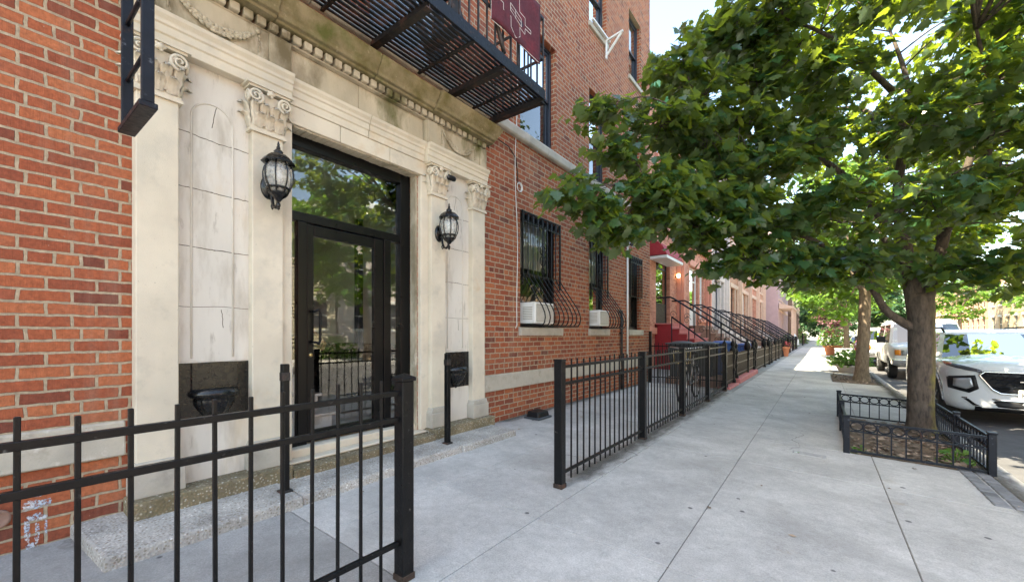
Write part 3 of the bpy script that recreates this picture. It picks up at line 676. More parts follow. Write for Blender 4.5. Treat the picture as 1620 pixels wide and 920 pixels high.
def swag(y0, y1):
    m = MB(); X = PX-.002; n = 26
    pts = []; rr = []
    for i in range(n+1):
        t = i/n; y = y0+(y1-y0)*t; z = 3.455-.135*(1-(2*t-1)**2)
        pts.append((X+.006, y, z)); rr.append(.006+.009*math.sin(t*math.pi)+.004*math.sin(i*2.4))
    m.tube(pts, rr, 8)
    for i in range(150):
        t = rnd.uniform(.12, .88); y = y0+(y1-y0)*t; z = 3.455-.135*(1-(2*t-1)**2); a = rnd.random()*6.28; r = .026*math.sin(t*math.pi)
        m.sphere((X+.014+rnd.random()*.008, y+r*math.cos(a), z+r*math.sin(a)), (.008, .011+rnd.random()*.008, .008+rnd.random()*.007), 6, 4)
    for y in (y0, y1):
        m.sphere((X+.008, y, 3.462), (.012, .018, .018), 8, 6)
        for k in range(5): m.sphere((X+.004, y+(.012 if y == y1 else -.012), 3.43-k*.026), (.009, .010-.001*k, .014), 6, 4)
    return m
for y0, y1 in ((.80, 1.32), (3.22, 3.74)): swag(y0, y1).build('swag', M['stone_old'], bld)
w = MB(); w.box(FX-.05, PX-.005, .60, 3.97, 3.505, 3.518); y = .60
while y < 3.94: w.box(FX-.05, PX+.030, y, y+.064, 3.518, 3.580); y += .0885
w.build('dentil', M['stone_old'], bld, bevel=.006)
w = MB()
cp = [(FX-.05, 3.583), (PX+.06, 3.583), (PX+.06, 3.60), (PX+.10, 3.603), (PX+.105, 3.64), (PX+.125, 3.66), (PX+.15, 3.69), (PX+.175, 3.735), (PX+.18, 3.76), (PX+.12, 3.775), (FX-.05, 3.83)]
for k, (a, b) in enumerate(((.52, 1.42), (1.424, 2.30), (2.304, 3.02), (3.024, 4.0))):
    ds = .035 if k in (0, 3) else 0
    w.prism([(x+(ds if x > FX else 0), z) for x, z in cp], a, b, 'y')
# flared right and left returns
w.hexa([(FX, 4.0, 3.583), (PX+.09, 4.0, 3.583), (PX+.05, 4.02, 3.583), (FX, 4.02, 3.583), (FX, 4.0, 3.775), (PX+.21, 4.0, 3.76), (PX+.19, 4.10, 3.76), (FX, 4.10, 3.80)])
w.build('cornice', M['stone_cornice'], bld, bevel=.006)
# plinths, step, door sill
for a, b, d, z in ((.59, 1.53, .22, .165), (3.0, 4.0, .22, .165)): MB().box(FX-.05, FX+d, a, b, -.1, z).build('plinth', M['agg'], bld, bevel=.012, seg=2)
MB().box(FX-.05, FX+.235, 1.533, 2.997, -.1, .125).build('step', M['agg'], bld, bevel=.012, seg=2)
MB().box(FX-.25, FX-.02, 1.60, 2.944, .127, .215).build('threshold', M['stone'], bld, bevel=.008); MB().box(FX-.018, FX+.10, 1.54, 2.99, .128, .15).build('door_sill', M['stone'], bld, bevel=.008)
w = MB()
for a, b, d in ((.36, 1.42, .62), (1.424, 2.42, .60), (2.424, 3.05, .58), (3.054, 3.95, .60)):
    w.hexa([(FX-.02, a, -.1), (FX+d, a+.05 if a < .5 else a, -.1), (FX+d, b, -.1), (FX-.02, b, -.1), (FX-.02, a, .072), (FX+d-.02, a+.06 if a < .5 else a, .048), (FX+d-.02, b, .048), (FX-.02, b, .072)])
w.build('apron_slab', M['agg_light'], bld, bevel=.015, seg=2)
# black painted niche blocks with the carved bracket
for (a, b, z0, z1) in ((.848, 1.282, .56, .985), (3.265, 3.712, .56, .975)):
    m = MB(); m.box(NX-.01, NX+.004, a, b, z0, z1)
    bp = m.build('painted_panel', M['blackpaint'], bld)
    yc = (a+b)/2; k = MB(); X = NX+.003
    hw = .135
    k.box(X, X+.02, yc-hw, yc+hw, .80, z1-.005); 
    # half bowl: fluted, coming to a point
    prof = [(.135, .80), (.142, .785), (.150, .775), (.150, .755), (.135, .745), (.118, .735), (.122, .72), (.115, .69), (.098, .655), (.074, .62), (.05, .595), (.034, .585), (.036, .575), (.02, .562), (.006, .55)]
    n = 28; vs = []
    for (r, z) in prof:
        for i in range(n+1):
            t = math.pi*i/n; fl = 1+(.05*math.cos(t*16) if z < .735 else 0.02*math.cos(t*28))
            vs.append((X+r*.9*math.sin(t)*fl, yc-r*math.cos(t)*fl, z))
    fs = [(i*(n+1)+j, i*(n+1)+j+1, (i+1)*(n+1)+j+1, (i+1)*(n+1)+j) for i in range(len(prof)-1) for j in range(n)]
    fs.append(tuple(range(n+1)))
    k.add(vs, fs, 0, True)
    k.build('bracket', M['blackpaint'], bp)
# paint smear and pipe cap on the brick
w = MB()
BO = [.0025]
def blob(mb, y, z, ry, rz, seed):
    BO[0] += .0007; n = 22; vs = [(FX+BO[0], y, z)]
    for i in range(n):
        t = 6.283*i/n; k = .75+.45*noise.noise((math.cos(t)*2+seed, math.sin(t)*2, seed)); vs.append((FX+BO[0], y+ry*math.cos(t)*k, z+rz*math.sin(t)*k))
    mb.add(vs, [(0, i, i % n+1) for i in range(1, n+1)])
for (y, z, ry, rz) in ((.235, .30, .052, .034), (.215, .238, .05, .032), (.26, .235, .04, .03), (.225, .168, .045, .026), (.20, .08, .013, .075), (.235, .07, .012, .085), (.268, .10, .007, .06), (.20, .13, .016, .036), (.21, .01, .028, .026), (.25, .16, .03, .02)):
    blob(w, y, z, ry, rz, y*50+z*20)
w.build('paint_smear', M['smear'], bld)
MB().lathe([(.05, 0), (.05, .02), (.04, .026), (.036, .02), (.01, .02)], 20, (FX, .095, .20), 'x').build('pipe_cap', M['brownstone'], bld)

# --- entrance door
DX = FX-.10
w = MB(); x0, x1 = DX-.09, DX
w.box(x0, x1, 1.60, 1.665, .216, 2.915); w.box(x0, x1, 2.795, 2.915, .216, 2.915); w.box(x0, x1, 1.665, 2.795, 2.80, 2.915); w.box(x0+.01, x1-.01, 1.665, 2.795, 2.165, 2.245)
w.box(x0+.01, x1-.012, 1.72, 1.80, .216, 2.165); w.box(x0+.01, x1-.012, 2.595, 2.68, .216, 2.165)
w.box(x0+.01, x1-.01, 1.665, 1.72, .216, .29); w.box(x0+.01, x1-.01, 2.68, 2.795, .216, .29)
en = w.build('entrance', M['alu'], bld, bevel=.006, seg=2)
w = MB(); x0, x1 = DX-.07, DX-.02
w.box(x0, x1, 1.803, 1.865, .235, 2.155); w.box(x0, x1, 2.485, 2.592, .235, 2.155); w.box(x0, x1, 1.865, 2.485, 2.06, 2.155); w.box(x0, x1, 1.865, 2.485, .235, .33)
dr = w.build('door', M['alu'], en, bevel=.006, seg=2)
MB().box(DX-.05, DX-.044, 1.86, 2.49, .325, 2.065).build('glass', M['doorglass'], en)
MB().box(DX-.05, DX-.044, 1.66, 2.80, 2.24, 2.805).box(DX-.05, DX-.044, 1.66, 1.725, .285, 2.17).box(DX-.05, DX-.044, 2.675, 2.80, .285, 2.17).build('glass', M['doorglass'], en)
w = MB(); hx = DX+.05
w.tube([(DX-.02, 1.835, 1.115), (hx, 1.835, 1.115), (hx, 1.875, 1.10), (hx, 1.885, 1.13), (hx, 1.885, 1.37), (hx, 1.875, 1.40), (hx, 1.835, 1.385), (DX-.02, 1.835, 1.385)], .012, 8)
w.build('handle', M['iron'], en)
MB().lathe([(.018, 0), (.018, .008), (.012, .012)], 14, (DX-.02, 1.833, 1.0), 'x').build('lock', M['brass'], en)
# lobby behind the glass
w = MB(); LX = -7.2
def quad(mb, *p, mi=0): mb.add(p, [(0, 1, 2, 3)], mi)
ya, yb, zt = 1.0, 3.6, 3.1
quad(w, (LX, ya, 1.15), (LX, yb, 1.15), (LX, yb, zt), (LX, ya, zt)); quad(w, (DX-.1, yb, .2), (LX, yb, .2), (LX, yb, zt), (DX-.1, yb, zt)); quad(w, (DX-.1, ya, .2), (LX, ya, .2), (LX, ya, zt), (DX-.1, ya, zt))
quad(w, (DX-.1, ya, zt), (LX, ya, zt), (LX, yb, zt), (DX-.1, yb, zt))
quad(w, (LX, ya, .2), (LX, yb, .2), (LX, yb, 1.149), (LX, ya, 1.149), mi=1); quad(w, (DX-.1, yb-.004, .2), (LX, yb-.004, .2), (LX, yb-.004, 1.05), (DX-.1, yb-.004, 1.05), mi=1)
quad(w, (DX-.1, ya, .205), (LX, ya, .205), (LX, yb, .205), (DX-.1, yb, .205), mi=2)
quad(w, (DX-.1, ya, .2), (DX-.1, 1.6, .2), (DX-.1, 1.6, zt), (DX-.1, ya, zt), mi=0); quad(w, (DX-.1, 2.92, .2), (DX-.1, yb, .2), (DX-.1, yb, zt), (DX-.1, 2.92, zt), mi=0)
w.build('lobby', [M['lobbywall'], M['lobbyblack'], M['marble']], en, fix=False)
w = MB()
for k in range(6): w.box(-4.0-.28*(k+1), -4.0-.28*k, 1.0, 2.25, .206, .2+.165*(k+1)); w.box(-4.0-.28*(k+1), -3.97-.28*k, 1.0, 2.28, .2+.165*(k+1)+.001, .2+.165*(k+1)+.03)
w.box(-7.2, -6.04, 1.0, 3.6, 1.16, 1.20)
w.build('steps', M['marble'], en, bevel=.006)
w = MB()
for (a, b, c, d) in ((2.35, 3.5, 2.3, 2.42), (2.35, 2.45, 1.2, 2.3), (3.0, 3.1, 1.2, 2.3)): w.box(-6.9, -6.82, a, b, c, d)
w.box(-5.6, -5.5, 3.5, 3.58, .2, 2.9)
w.build('inner_frame', M['alu'], en)
MB().bar((-4.3, 2.32, 1.05), (-5.9, 2.32, 2.0), .04, .09).build('handrail', M['wood'], en)

# ------------------------------------------------------------------ fire escape
fe = thing('fire_escape', 'black steel fire escape balcony above the stone portal', 'fire escape', (FX, 2.2, 3.9))
XA, XB, FZ, FY0, FY1 = FX+.04, -2.63, 4.0, .15, 4.13
w = MB(); nsl = 15
for k in range(nsl):
    x = XA+.03+(XB-XA-.07)*k/(nsl-1)
    if x > -3.05 and False: continue
    w.box(x-.016, x+.016, FY0, FY1-.02, FZ, FZ+.012)
w.build('platform_slats', M['iron_rust'], fe)
for y in (.35, 1.3, 2.34, 3.36, FY1-.03):
    w = MB(); w.box(XA, XB, y-.006, y+.006, FZ-.075, FZ-.002); w.box(XA, XB, y-.035, y+.035, FZ-.085, FZ-.0755); w.build('beam', M['iron_rust'], fe)
for y in (1.85, 2.92, 3.78): MB().bar((XA, y, FZ-.014), (XB, y, FZ-.014), .03, .02).build('cross_bar', M['iron_rust'], fe)
w = MB(); w.box(XB, XB+.012, FY0, FY1, FZ-.045, FZ+.075); w.box(XB-.05, XB-.001, FY0, FY1, FZ-.012, FZ-.002)
w.box(XA, XB-.001, FY1, FY1+.01, FZ-.03, FZ+.06)
w.build('edge_plate', M['iron_blue'], fe, bevel=.003)
w = MB()
for y in [FY0+k*.128 for k in range(32)]:
    w.bar((XB-.012, y, FZ+.04), (XB-.012, y, FZ+.93), .016)
for k in range(6): w.bar((XA+.08+k*.13, FY1-.01, FZ+.06), (XA+.08+k*.13, FY1-.01, FZ+.93), .016)
for z in (FZ+.45, FZ+.93): w.bar((XB-.012, FY0, z), (XB-.012, FY1, z), .012, .035); w.bar((XA, FY1-.01, z), (XB-.012, FY1-.01, z), .012, .035)
# curled bracing strut
w.tube([(XB-.02, 3.12+.0*t, FZ+.9-.1*t) if t < 4 else (XB-.02+.01, 3.12+.05*(t-3), FZ+.9-.1*t) for t in range(9)], .022, 6)
w.build('railing', M['iron_rust'], fe)
w = MB()
p0, p1 = (2.95, FZ+.03), (1.05, FZ+2.9)
for x in (XB-.14, XB-.62): w.bar((x, p0[0], p0[1]), (x, p1[0], p1[1]), .012, .13)
for k in range(12):
    t = (k+.5)/12; y = p0[0]+(p1[0]-p0[0])*t; z = p0[1]+(p1[1]-p0[1])*t; w.box(XB-.62, XB-.14, y-.07, y+.07, z-.006, z+.006)
w.build('stair', M['iron_rust'], fe)
la = thing('drop_ladder', 'narrow black steel drop ladder hanging beside the left capital', 'ladder', (-2.75, .515, 2.2))
w = MB(); x1, x2, yl, zb = -2.96, -2.55, .515, 2.26
for x in (x1, x2): w.box(x-.012, x+.012, yl-.024, yl+.024, zb+.02, 5.0)
w.build('stringer', M['iron_blue'], la, bevel=.003)
for k in range(8): MB().tube([(x1, yl, zb+.27+k*.30), (x2, yl, zb+.27+k*.30)], .011, 8).build('rung', M['iron_blue'], la)
MB().box(x1-.02, x2+.02, yl-.035, yl+.035, zb-.01, zb+.018).build('foot_bar', M['iron_blue'], la, bevel=.003)

# rug over the railing
rug = thing('rug', 'maroon rug with a navy stepped pattern hanging over the fire escape railing', 'rug', (XB+.02, 3.5, 4.9))
def rugx(y, z): return XB+.03+.014*math.sin(y*9+z*2)+.012*(4.95-z)
n, mm = 20, 14; vs = []; fs = []
for i in range(n+1):
    for j in range(mm+1):
        y = 3.11+.85*i/n; z = 4.285+.68*j/mm+.012*math.sin(i*.6); vs.append((rugx(y, z), y, z))
for i in range(n):
    for j in range(mm): a = i*(mm+1)+j; fs.append((a, a+mm+1, a+mm+2, a+1))
o = MB().add(vs, fs, 0, True).build('weave', M['rug'], rug); s_ = o.modifiers.new('thick', 'SOLIDIFY'); s_.thickness = .008; s_.offset = -1
NAVY = [(3.22, 4.80), (3.22, 4.547), (3.275, 4.54), (3.275, 4.475), (3.396, 4.475), (3.396, 4.37), (3.48, 4.305), (3.575, 4.373), (3.575, 4.477), (3.682, 4.467), (3.691, 4.536), (3.794, 4.532), (3.794, 4.57), (3.691, 4.573), (3.691, 4.652), (3.583, 4.653), (3.583, 4.80)]
def flat(mb, poly, off): mb.add([(rugx(y, z)+off, y, z) for y, z in poly], [tuple(range(len(poly)))])
def line(mb, poly, off, wd=.006, closed=False):
    for a, b in zip(poly, poly[1:]+(poly[:1] if closed else [])): mb.bar((rugx(*a)+off, a[0], a[1]), (rugx(*b)+off, b[0], b[1]), wd, .003, up=(1, 0, 0))
w = MB(); flat(w, NAVY, .006); w.build('motif', M['rugnavy'], rug, fix=False)
w = MB(); flat(w, [(3.40, 4.60), (3.49, 4.595), (3.49, 4.52), (3.40, 4.525)], .008); flat(w, [(3.50, 4.52), (3.60, 4.51), (3.60, 4.42+.03), (3.50, 4.46)], .008); w.build('motif', M['rugbrown'], rug, fix=False)
w = MB(); line(w, NAVY, .007); line(w, [(3.39, 4.615), (3.61, 4.592), (3.61, 4.503), (3.39, 4.535)], .009, .005, True); line(w, [(3.49, 4.61), (3.49, 4.51)], .009, .004); line(w, [(3.39, 4.57), (3.61, 4.55)], .009, .004)
for k in range(11): y = 3.14+k*.078; line(w, [(y, 4.295+.012*math.sin(k)), (y+.02, 4.33)], .003, .005)
for k in range(10): z = 4.32+k*.06; line(w, [(3.955, z), (3.915, z+.018)], .004, .006)
line(w, [(3.11, 4.95), (3.11, 4.29)], .003, .006); line(w, [(3.11, 4.288), (3.55, 4.288), (3.96, 4.29)], .003, .006)
w.build('stitching', M['rugcream'], rug)

# ------------------------------------------------------------------ lanterns, camera, wires
def lantern(label, y, z):
    lo = thing('wall_lantern', label, 'lantern', (PX, y, z), 'black coach lanterns flanking the door')
    X = PX+.16
    def A(x, yy, zz): return (X+x, y+yy, z+zz)
    m = MB(); m.lathe([(.062, 0), (.062, .008), (.05, .018), (.03, .03), (.012, .04)], 20, (PX, y, z-.05), 'x', sx=1, sy=1.5); lo_bp = m.build('backplate', M['blackpaint'], lo)
    m = MB(); m.tube([(PX+.02, y, z-.07), (PX+.05, y, z-.12), (PX+.06, y, z-.17), (PX+.085, y, z-.215), (PX+.12, y, z-.225), (X-.012, y, z-.20), (X, y, z-.15)], [.014, .013, .012, .012, .012, .011, .012], 8)
    m.tube([(PX+.06, y, z-.17), (PX+.045, y, z-.205), (PX+.06, y, z-.225), (PX+.075, y, z-.21)], .007, 6)
    m.sphere((X, y, z-.215), (.016, .016, .022), 8, 6); m.lathe([(.004, -.25), (.012, -.238), (.006, -.225), (.014, -.21)], 8, (X, y, z))
    m.build('arm', M['blackpaint'], lo)
    m = MB(); m.lathe([(.012, -.19), (.03, -.165), (.05, -.15), (.062, -.135), (.066, -.128), (.058, -.12)], 8, (X, y, z), smooth=False)
    m.lathe([(.076, -.085), (.082, -.088), (.082, -.096), (.074, -.099)], 24, (X, y, z)); m.lathe([(.060, -.122), (.065, -.124), (.065, -.132), (.058, -.134)], 24, (X, y, z))
    for k in range(8):
        a = k*math.pi/4+.2; m.tube([A(r*math.cos(a), r*math.sin(a), zz) for r, zz in ((.075, .095), (.094, .06), (.102, .02), (.101, -.02), (.092, -.06), (.078, -.09), (.063, -.128))], .0058, 5)
    m.build('cage', M['blackpaint'], lo)
    m = MB(); m.lathe([(.07, .095), (.088, .06), (.096, .02), (.095, -.02), (.086, -.06), (.072, -.09), (.058, -.122)], 8, (X, y, z), smooth=True); m.build('globe', M['lampglass'], lo)
    m = MB(); m.lathe([(.0, -.06), (.022, -.05), (.03, -.01), (.026, .03), (.012, .06), (.012, .09)], 12, (X, y, z)); m.build('bulb', M['whiteplastic'], lo)
    m = MB(); m.lathe([(.078, .088), (.112, .092), (.116, .098), (.110, .106), (.092, .130), (.066, .152), (.040, .164), (.034, .166), (.030, .178), (.033, .184), (.022, .196), (.012, .204), (.016, .214), (.008, .228), (.010, .236), (.003, .262)], 8, (X, y, z), smooth=False)
    m.build('roof', M['blackpaint'], lo, bevel=.002)
    return lo
lantern('black coach lantern on the pilaster left of the glass door', 1.40, 2.36)
lantern('black coach lantern on the pilaster right of the glass door', 3.16, 2.35)
sc = thing('security_camera', 'small black bullet camera fixed to the capital right of the door', 'camera', (PX+.06, 3.25, 2.93))
MB().lathe([(.012, .05), (.026, .045), (.03, .02), (.03, -.05), (.024, -.055)], 14, (PX+.09, 3.27, 2.93), 'y').build('body', M['carblack'], sc)
MB().lathe([(.018, 0), (.016, -.004), (.004, -.006)], 12, (PX+.09, 3.27-.056, 2.93), 'y').build('lens', M['darklens'], sc)
MB().tube([(PX+.02, 3.27, 2.95), (PX+.06, 3.27, 2.95), (PX+.09, 3.27, 2.94)], .01, 6).build('bracket', M['carblack'], sc)
dc = thing('security_camera', 'white dome camera on top of the white conduit pipe', 'camera', (FX, 8.9, 3.2))
m = MB(); m.lathe([(.055, 0), (.06, .02), (.06, .06), (.05, .07)], 16, (FX, 8.9, 3.2), 'x'); m.tube([(FX+.05, 8.9, 3.2), (FX+.14, 8.88, 3.19)], .03, 10); m.lathe([(.05, -.08), (.06, -.05), (.06, .05), (.05, .06)], 16, (FX+.17, 8.86, 3.17), 'y'); m.build('housing', M['whiteplastic'], dc)
MB().sphere((FX+.17, 8.79, 3.16), (.045, .045, .045), 12, 8).build('dome', M['darklens'], dc)
tag(MB().tube([(FX+.03, 8.9, .1), (FX+.03, 8.9, 3.16)], .022, 8).build('conduit_pipe', M['whiteplastic']), 'thin white conduit pipe running up the brick wall to the camera', 'pipe')
m = MB(); m.tube([(FX+.035, 8.55, 0), (FX+.035, 8.55, 1.70)], .028, 8); m.tube([(FX+.05, 8.35, 1.62), (FX+.05, 8.40, 1.70), (FX+.05, 8.5, 1.66), (FX+.035, 8.55, 1.56)], .012, 6)
for z in (.4, 1.2): m.box(FX-.01, FX+.07, 8.5, 8.6, z, z+.03)
tag(m.build('vent_pipe', M['iron_rust']), 'short dark pipe standing against the brick between the last two windows', 'pipe')
cb = [(FX+.012, 4.77+.012*math.sin(z*5), z) for z in [4.0-.09*k for k in range(9)]]
wpts = [(FX+.012, 4.74+.02*math.sin(z*3.1)+.02*math.sin(z*1.3), z) for z in [5.6-.1*k for k in range(0, 43)]]+[(FX+.014, 4.74, 1.32), (FX+.02, 4.70, 1.27)]
m = MB(); m.tube(wpts, .006, 5)
for k in range(3): m.tube([(FX+.02+.006*k, 4.79+(.05+.008*k)*math.cos(t*.45), 3.30+(.055+.006*k)*math.sin(t*.45)) for t in range(14)], .005, 5, True)
tag(m.build('cable', M['whiteplastic']), 'loose white cable with a coil hanging down the brick beside the first window', 'cable')
tag(MB().tube([(PX+.02, 3.99, 3.55), (FX+.05, 4.02, 3.70), (FX+.012, 4.3, 3.82), (FX+.012, 4.55, 3.80), (FX+.012, 4.72, 3.70), (FX+.012, 4.76, 3.5), (FX+.012, 4.77, 3.33)], .006, 5).build('cable', M['carblack']), 'black wire looping from the stone cornice across the brick', 'cable')
br = thing('ac_bracket', 'white triangular support bracket under a third floor window', 'bracket', (FX+.04, 7.7, 7.0))
m = MB(); y = 7.72
m.bar((FX+.04, y, 7.06), (FX+.40, y, 7.12), .04, .035); m.bar((FX+.03, y, 6.74), (FX+.36, y, 7.09), .035, .035); m.box(FX+.04, FX+.065, y-.025, y+.025, 6.70, 7.08)
m.build('frame', M['white'], br, bevel=.004)
MB().box(FX+.04, FX+.09, 7.06, 7.84, 7.081, 7.12).build('rail', M['white'], br, bevel=.004)
bx = thing('bait_box', 'low black plastic bait box on the paving at the foot of the brick wall', 'box', (-3.24, 4.95, 0))
m = MB(); m.hexa([(-3.36, 4.78, .0), (-3.14, 4.78, -.01), (-3.14, 5.08, -.01), (-3.36, 5.08, .0), (-3.345, 4.80, .10), (-3.155, 4.80, .09), (-3.155, 5.06, .09), (-3.345, 5.06, .10)]); m.build('body', M['carblack'], bx, bevel=.02, seg=2)
MB().box(-3.38, -3.12, 4.76, 5.10, -.01, .018).build('base', M['bingrey'], bx, bevel=.006)

# ------------------------------------------------------------------ window guards and air conditioners
def guard(label, a, b, c, d, belly=True, mesh=False):
    g = thing('window_guard', label, 'window guard', (FX, (a+b)/2, c), 'black iron guards over the ground floor windows')
    X = FX+.035; n = max(5, round((b-a)/.135))
    f = MB()
    for y in (a+.012, b-.012): f.bar((X, y, c+(.62 if belly else .75)), (X, y, d-.01), .024)
    for z in (d-.02, d-.17, c+(.78 if belly else .76)): f.bar((X, a, z), (X, b, z), .02, .012)
    if belly:
        f.bar((X+.34, a, c+.02), (X+.34, b, c+.02), .02, .012); f.bar((X, a, c+.02), (X, b, c+.02), .02, .012)
        for y in (a+.01, (a+b)/2, b-.01): f.bar((X, y, c+.02), (X+.34, y, c+.02), .012, .02)
    f.build('frame', M['iron'], g)
    for k in range(n+1):
        y = a+.02+(b-a-.04)*k/n; w = MB()
        if belly:
            pts = [(X, y, d-.02), (X, y, c+.80), (X+.02, y, c+.74), (X+.33, y, c+.30), (X+.375, y, c+.20), (X+.385, y, c+.13), (X+.37, y, c+.06), (X+.33, y, c+.02)]
        else: pts = [(X, y, d-.02), (X, y, c+.76)]
        w.tube(pts, .0085, 6); w.build('bar', M['iron'], g)
    s = MB(); m_ = n
    for k in range(m_):
        y = a+.02+(b-a-.04)*(k+.5)/n; r = (b-a)/n*.40
        s.tube([(X, y+r*math.cos(t*.524), d-.095+.06*math.sin(t*.524)) for t in range(12)], .007, 5, True)
        s.tube([(X, y-r*.9, d-.16), (X, y-r*.4, d-.06), (X, y, d-.14), (X, y+r*.4, d-.06), (X, y+r*.9, d-.16)], .006, 5)
    if belly:
        yc = a+.02+(b-a-.04)*round(n*.5)/n
        for zc, k in ((d-.52, 1), (d-.68, 1), (d-.84, .7)):
            for sg in (-1, 1):
                s.tube([(X+.005, yc+sg*k*(.02+.05*math.sin(t*.5))*(1 if t < 7 else .6), zc+k*.07*math.cos(t*.5)) for t in range(11)], .009, 5)
            s.sphere((X+.008, yc, zc), (.014, .022, .03), 8, 5)
        s.tube([(X+.008, yc, d-.40), (X+.008, yc, d-.96)], .011, 6)
    s.build('scrollwork', M['iron'], g)
    return g
guard('black bellied iron guard with scrolls over the wide window nearest the portal', 4.84, 5.93, 1.29, 3.0)
guard('black bellied iron guard over the narrow middle window with a small air conditioner', 7.06, 7.84, 1.29, 3.0)
guard('straight black iron bars over the upper half of the last narrow window', 9.06, 9.82, 1.29, 3.0, False)
def aircon(label, y0, y1, x1, h):
    a = thing('air_conditioner', label, 'air conditioner', (FX, (y0+y1)/2, 1.34), 'white window air conditioners')
    z0 = 1.345; m = MB(); m.box(FX-.35, x1, y0, y1, z0, z0+h); m.build('case', M['whiteplastic'], a, bevel=.015, seg=2)
    m = MB(); m.box(x1+.001, x1+.006, y0+.03, y1-.03, z0+.03, z0+h-.03); gr = m.build('back_grille', M['grill'], a)
    m = MB()
    for k in range(14): m.box(x1+.007, x1+.012, y0+.035, y1-.035, z0+.04+k*(h-.08)/14, z0+.04+k*(h-.08)/14+.008)
    m.build('fins', M['whiteplastic'], gr)
    m = MB()
    for k in range(8): m.box(x1-.22, x1-.05, y0-.004, y0-.001, z0+.06+k*.025, z0+.07+k*.025)
    m.build('side_louvres', M['grill'], a)
    m = MB()
    b = (4.9, 5.88) if y0 < 6 else (7.12, 7.78)
    if y0-.01 > b[0]: m.box(FX-.14, FX-.12, b[0], y0-.01, 1.345, 1.345+h)
    m.box(FX-.14, FX-.12, y1+.01, b[1], 1.345, 1.345+h); m.build('side_panel', M['whiteplastic'], a)
aircon('white air conditioner in the wide window nearest the portal', 4.98, 5.50, FX+.17, .315)
aircon('white air conditioner in the narrow middle window', 7.16, 7.58, FX+.17, .30)

# ------------------------------------------------------------------ fences
def fence(label, X, y0, y1, zbase, first, step, posts, rails, ptop, pbot, pw=.013, post_w=.07, ph=.98, mat='iron', group=None, cap='flat', name='picket_fence', horiz=False):
    """straight run along y at X (or along x when horiz)"""
    f = thing(name, label, 'fence', (X, y0, zbase) if not horiz else (y0, X, zbase), group)
    P = (lambda a, o: (X+o, a)) if not horiz else (lambda a, o: (a, X+o))
    def bx(m, a0, a1, o0, o1, z0, z1):
        if horiz: m.box(a0, a1, X+o0, X+o1, z0, z1)
        else: m.box(X+o0, X+o1, a0, a1, z0, z1)
    for z in rails:
        m = MB(); bx(m, y0, y1, -.011, .011, z-.0125, z+.0125); m.build('rail', M[mat], f, bevel=.002)
    a = first
    while a < y1-.02:
        if all(abs(a-p) > post_w*.6 for p in posts):
            m = MB(); j = rnd.uniform(-.004, .004); k_ = rnd.uniform(-.004, .004); m.bar(P(a+j, 0)+(pbot,), P(a+j+k_, rnd.uniform(-.004, .004))+(ptop+rnd.uniform(-.008, .008),), pw) if True else bx(m, a-pw/2+j, a+pw/2+j, -pw/2, pw/2, pbot+rnd.uniform(-.006, .006), ptop+rnd.uniform(-.006, .006)); m.build('picket', M[mat], f, bevel=.002)
        a += step
    for p in posts:
        m = MB(); h = post_w/2; bx(m, p-h, p+h, -h, h, zbase-.02, ph)
        po = m.build('post', M[mat], f, bevel=.004)
        m = MB(); x, y = P(p, 0); q = h+.008
        if cap == 'pyramid':
            m.box(x-q, x+q, y-q, y+q, ph, ph+.018); m.add([(x-q, y-q, ph+.0185), (x+q, y-q, ph+.0185), (x+q, y+q, ph+.0185), (x-q, y+q, ph+.0185), (x, y, ph+.04)], [(0, 1, 4), (1, 2, 4), (2, 3, 4), (3, 0, 4), (3, 2, 1, 0)])
        else: m.box(x-q+.004, x+q-.004, y-q+.004, y+q-.004, ph, ph+.014)
        m.build('cap', M[mat], po, bevel=.003)
        m = MB(); m.box(x-h-.004, x+h+.004, y-h-.004, y+h+.004, zbase-.03, zbase+.022+rnd.random()*.02); m.build('rusted_foot', M['rust'], po, bevel=.003)
    return f
gF = gz(-1.7)
fence('black iron picket fence cut off by the left edge in front of the stoop', -1.705, -.9, 1.31, gF, -.72+.0, .1135, [1.345], (.885, .755, .13), .955, -.02, .0135, .072, .945, cap='pyramid', group='black iron picket fences')
fence('long black iron picket fence in front of the barred windows', -1.705, 2.94, 10.06, gF, 2.985, .115, [2.91, 4.86, 6.6, 8.33, 10.06], (.915, .775, .045), .975, -.035, .013, .072, .965, group='black iron picket fences')
fence('dark picket fence closing the yard between brick corner and sidewalk fence', 10.22, -3.42, -1.78, gz(-2.5), -3.3, .1, [-3.4], (.90, .14), .97, -.0, .014, .06, 1.25, horiz=True, group='black iron picket fences')
for lab, x, y, z0, z1, wd in (('black square bar standing on the stoop slab left of the door', -3.08, 1.375, .06, .97, .048), ('black square bar standing on the stoop slab right of the door', -3.10, 3.0, .06, .985, .05)):
    p = thing('iron_post', lab, 'post', (x, y, z0), 'bare iron posts beside the door')
    MB().box(x-wd/2, x+wd/2, y-wd/2, y+wd/2, z0-.03, z1).build('bar', M['iron'], p, bevel=.004)
    m = MB(); m.box(x-wd/2-.003, x+wd/2+.003, y-wd/2-.003, y+wd/2+.003, z1-.12, z1-.06); m.box(x-.04, x+.04, y-.04, y+.04, z0-.01, z0+.008); m.build('fitting', M['iron_rust'], p, bevel=.003)
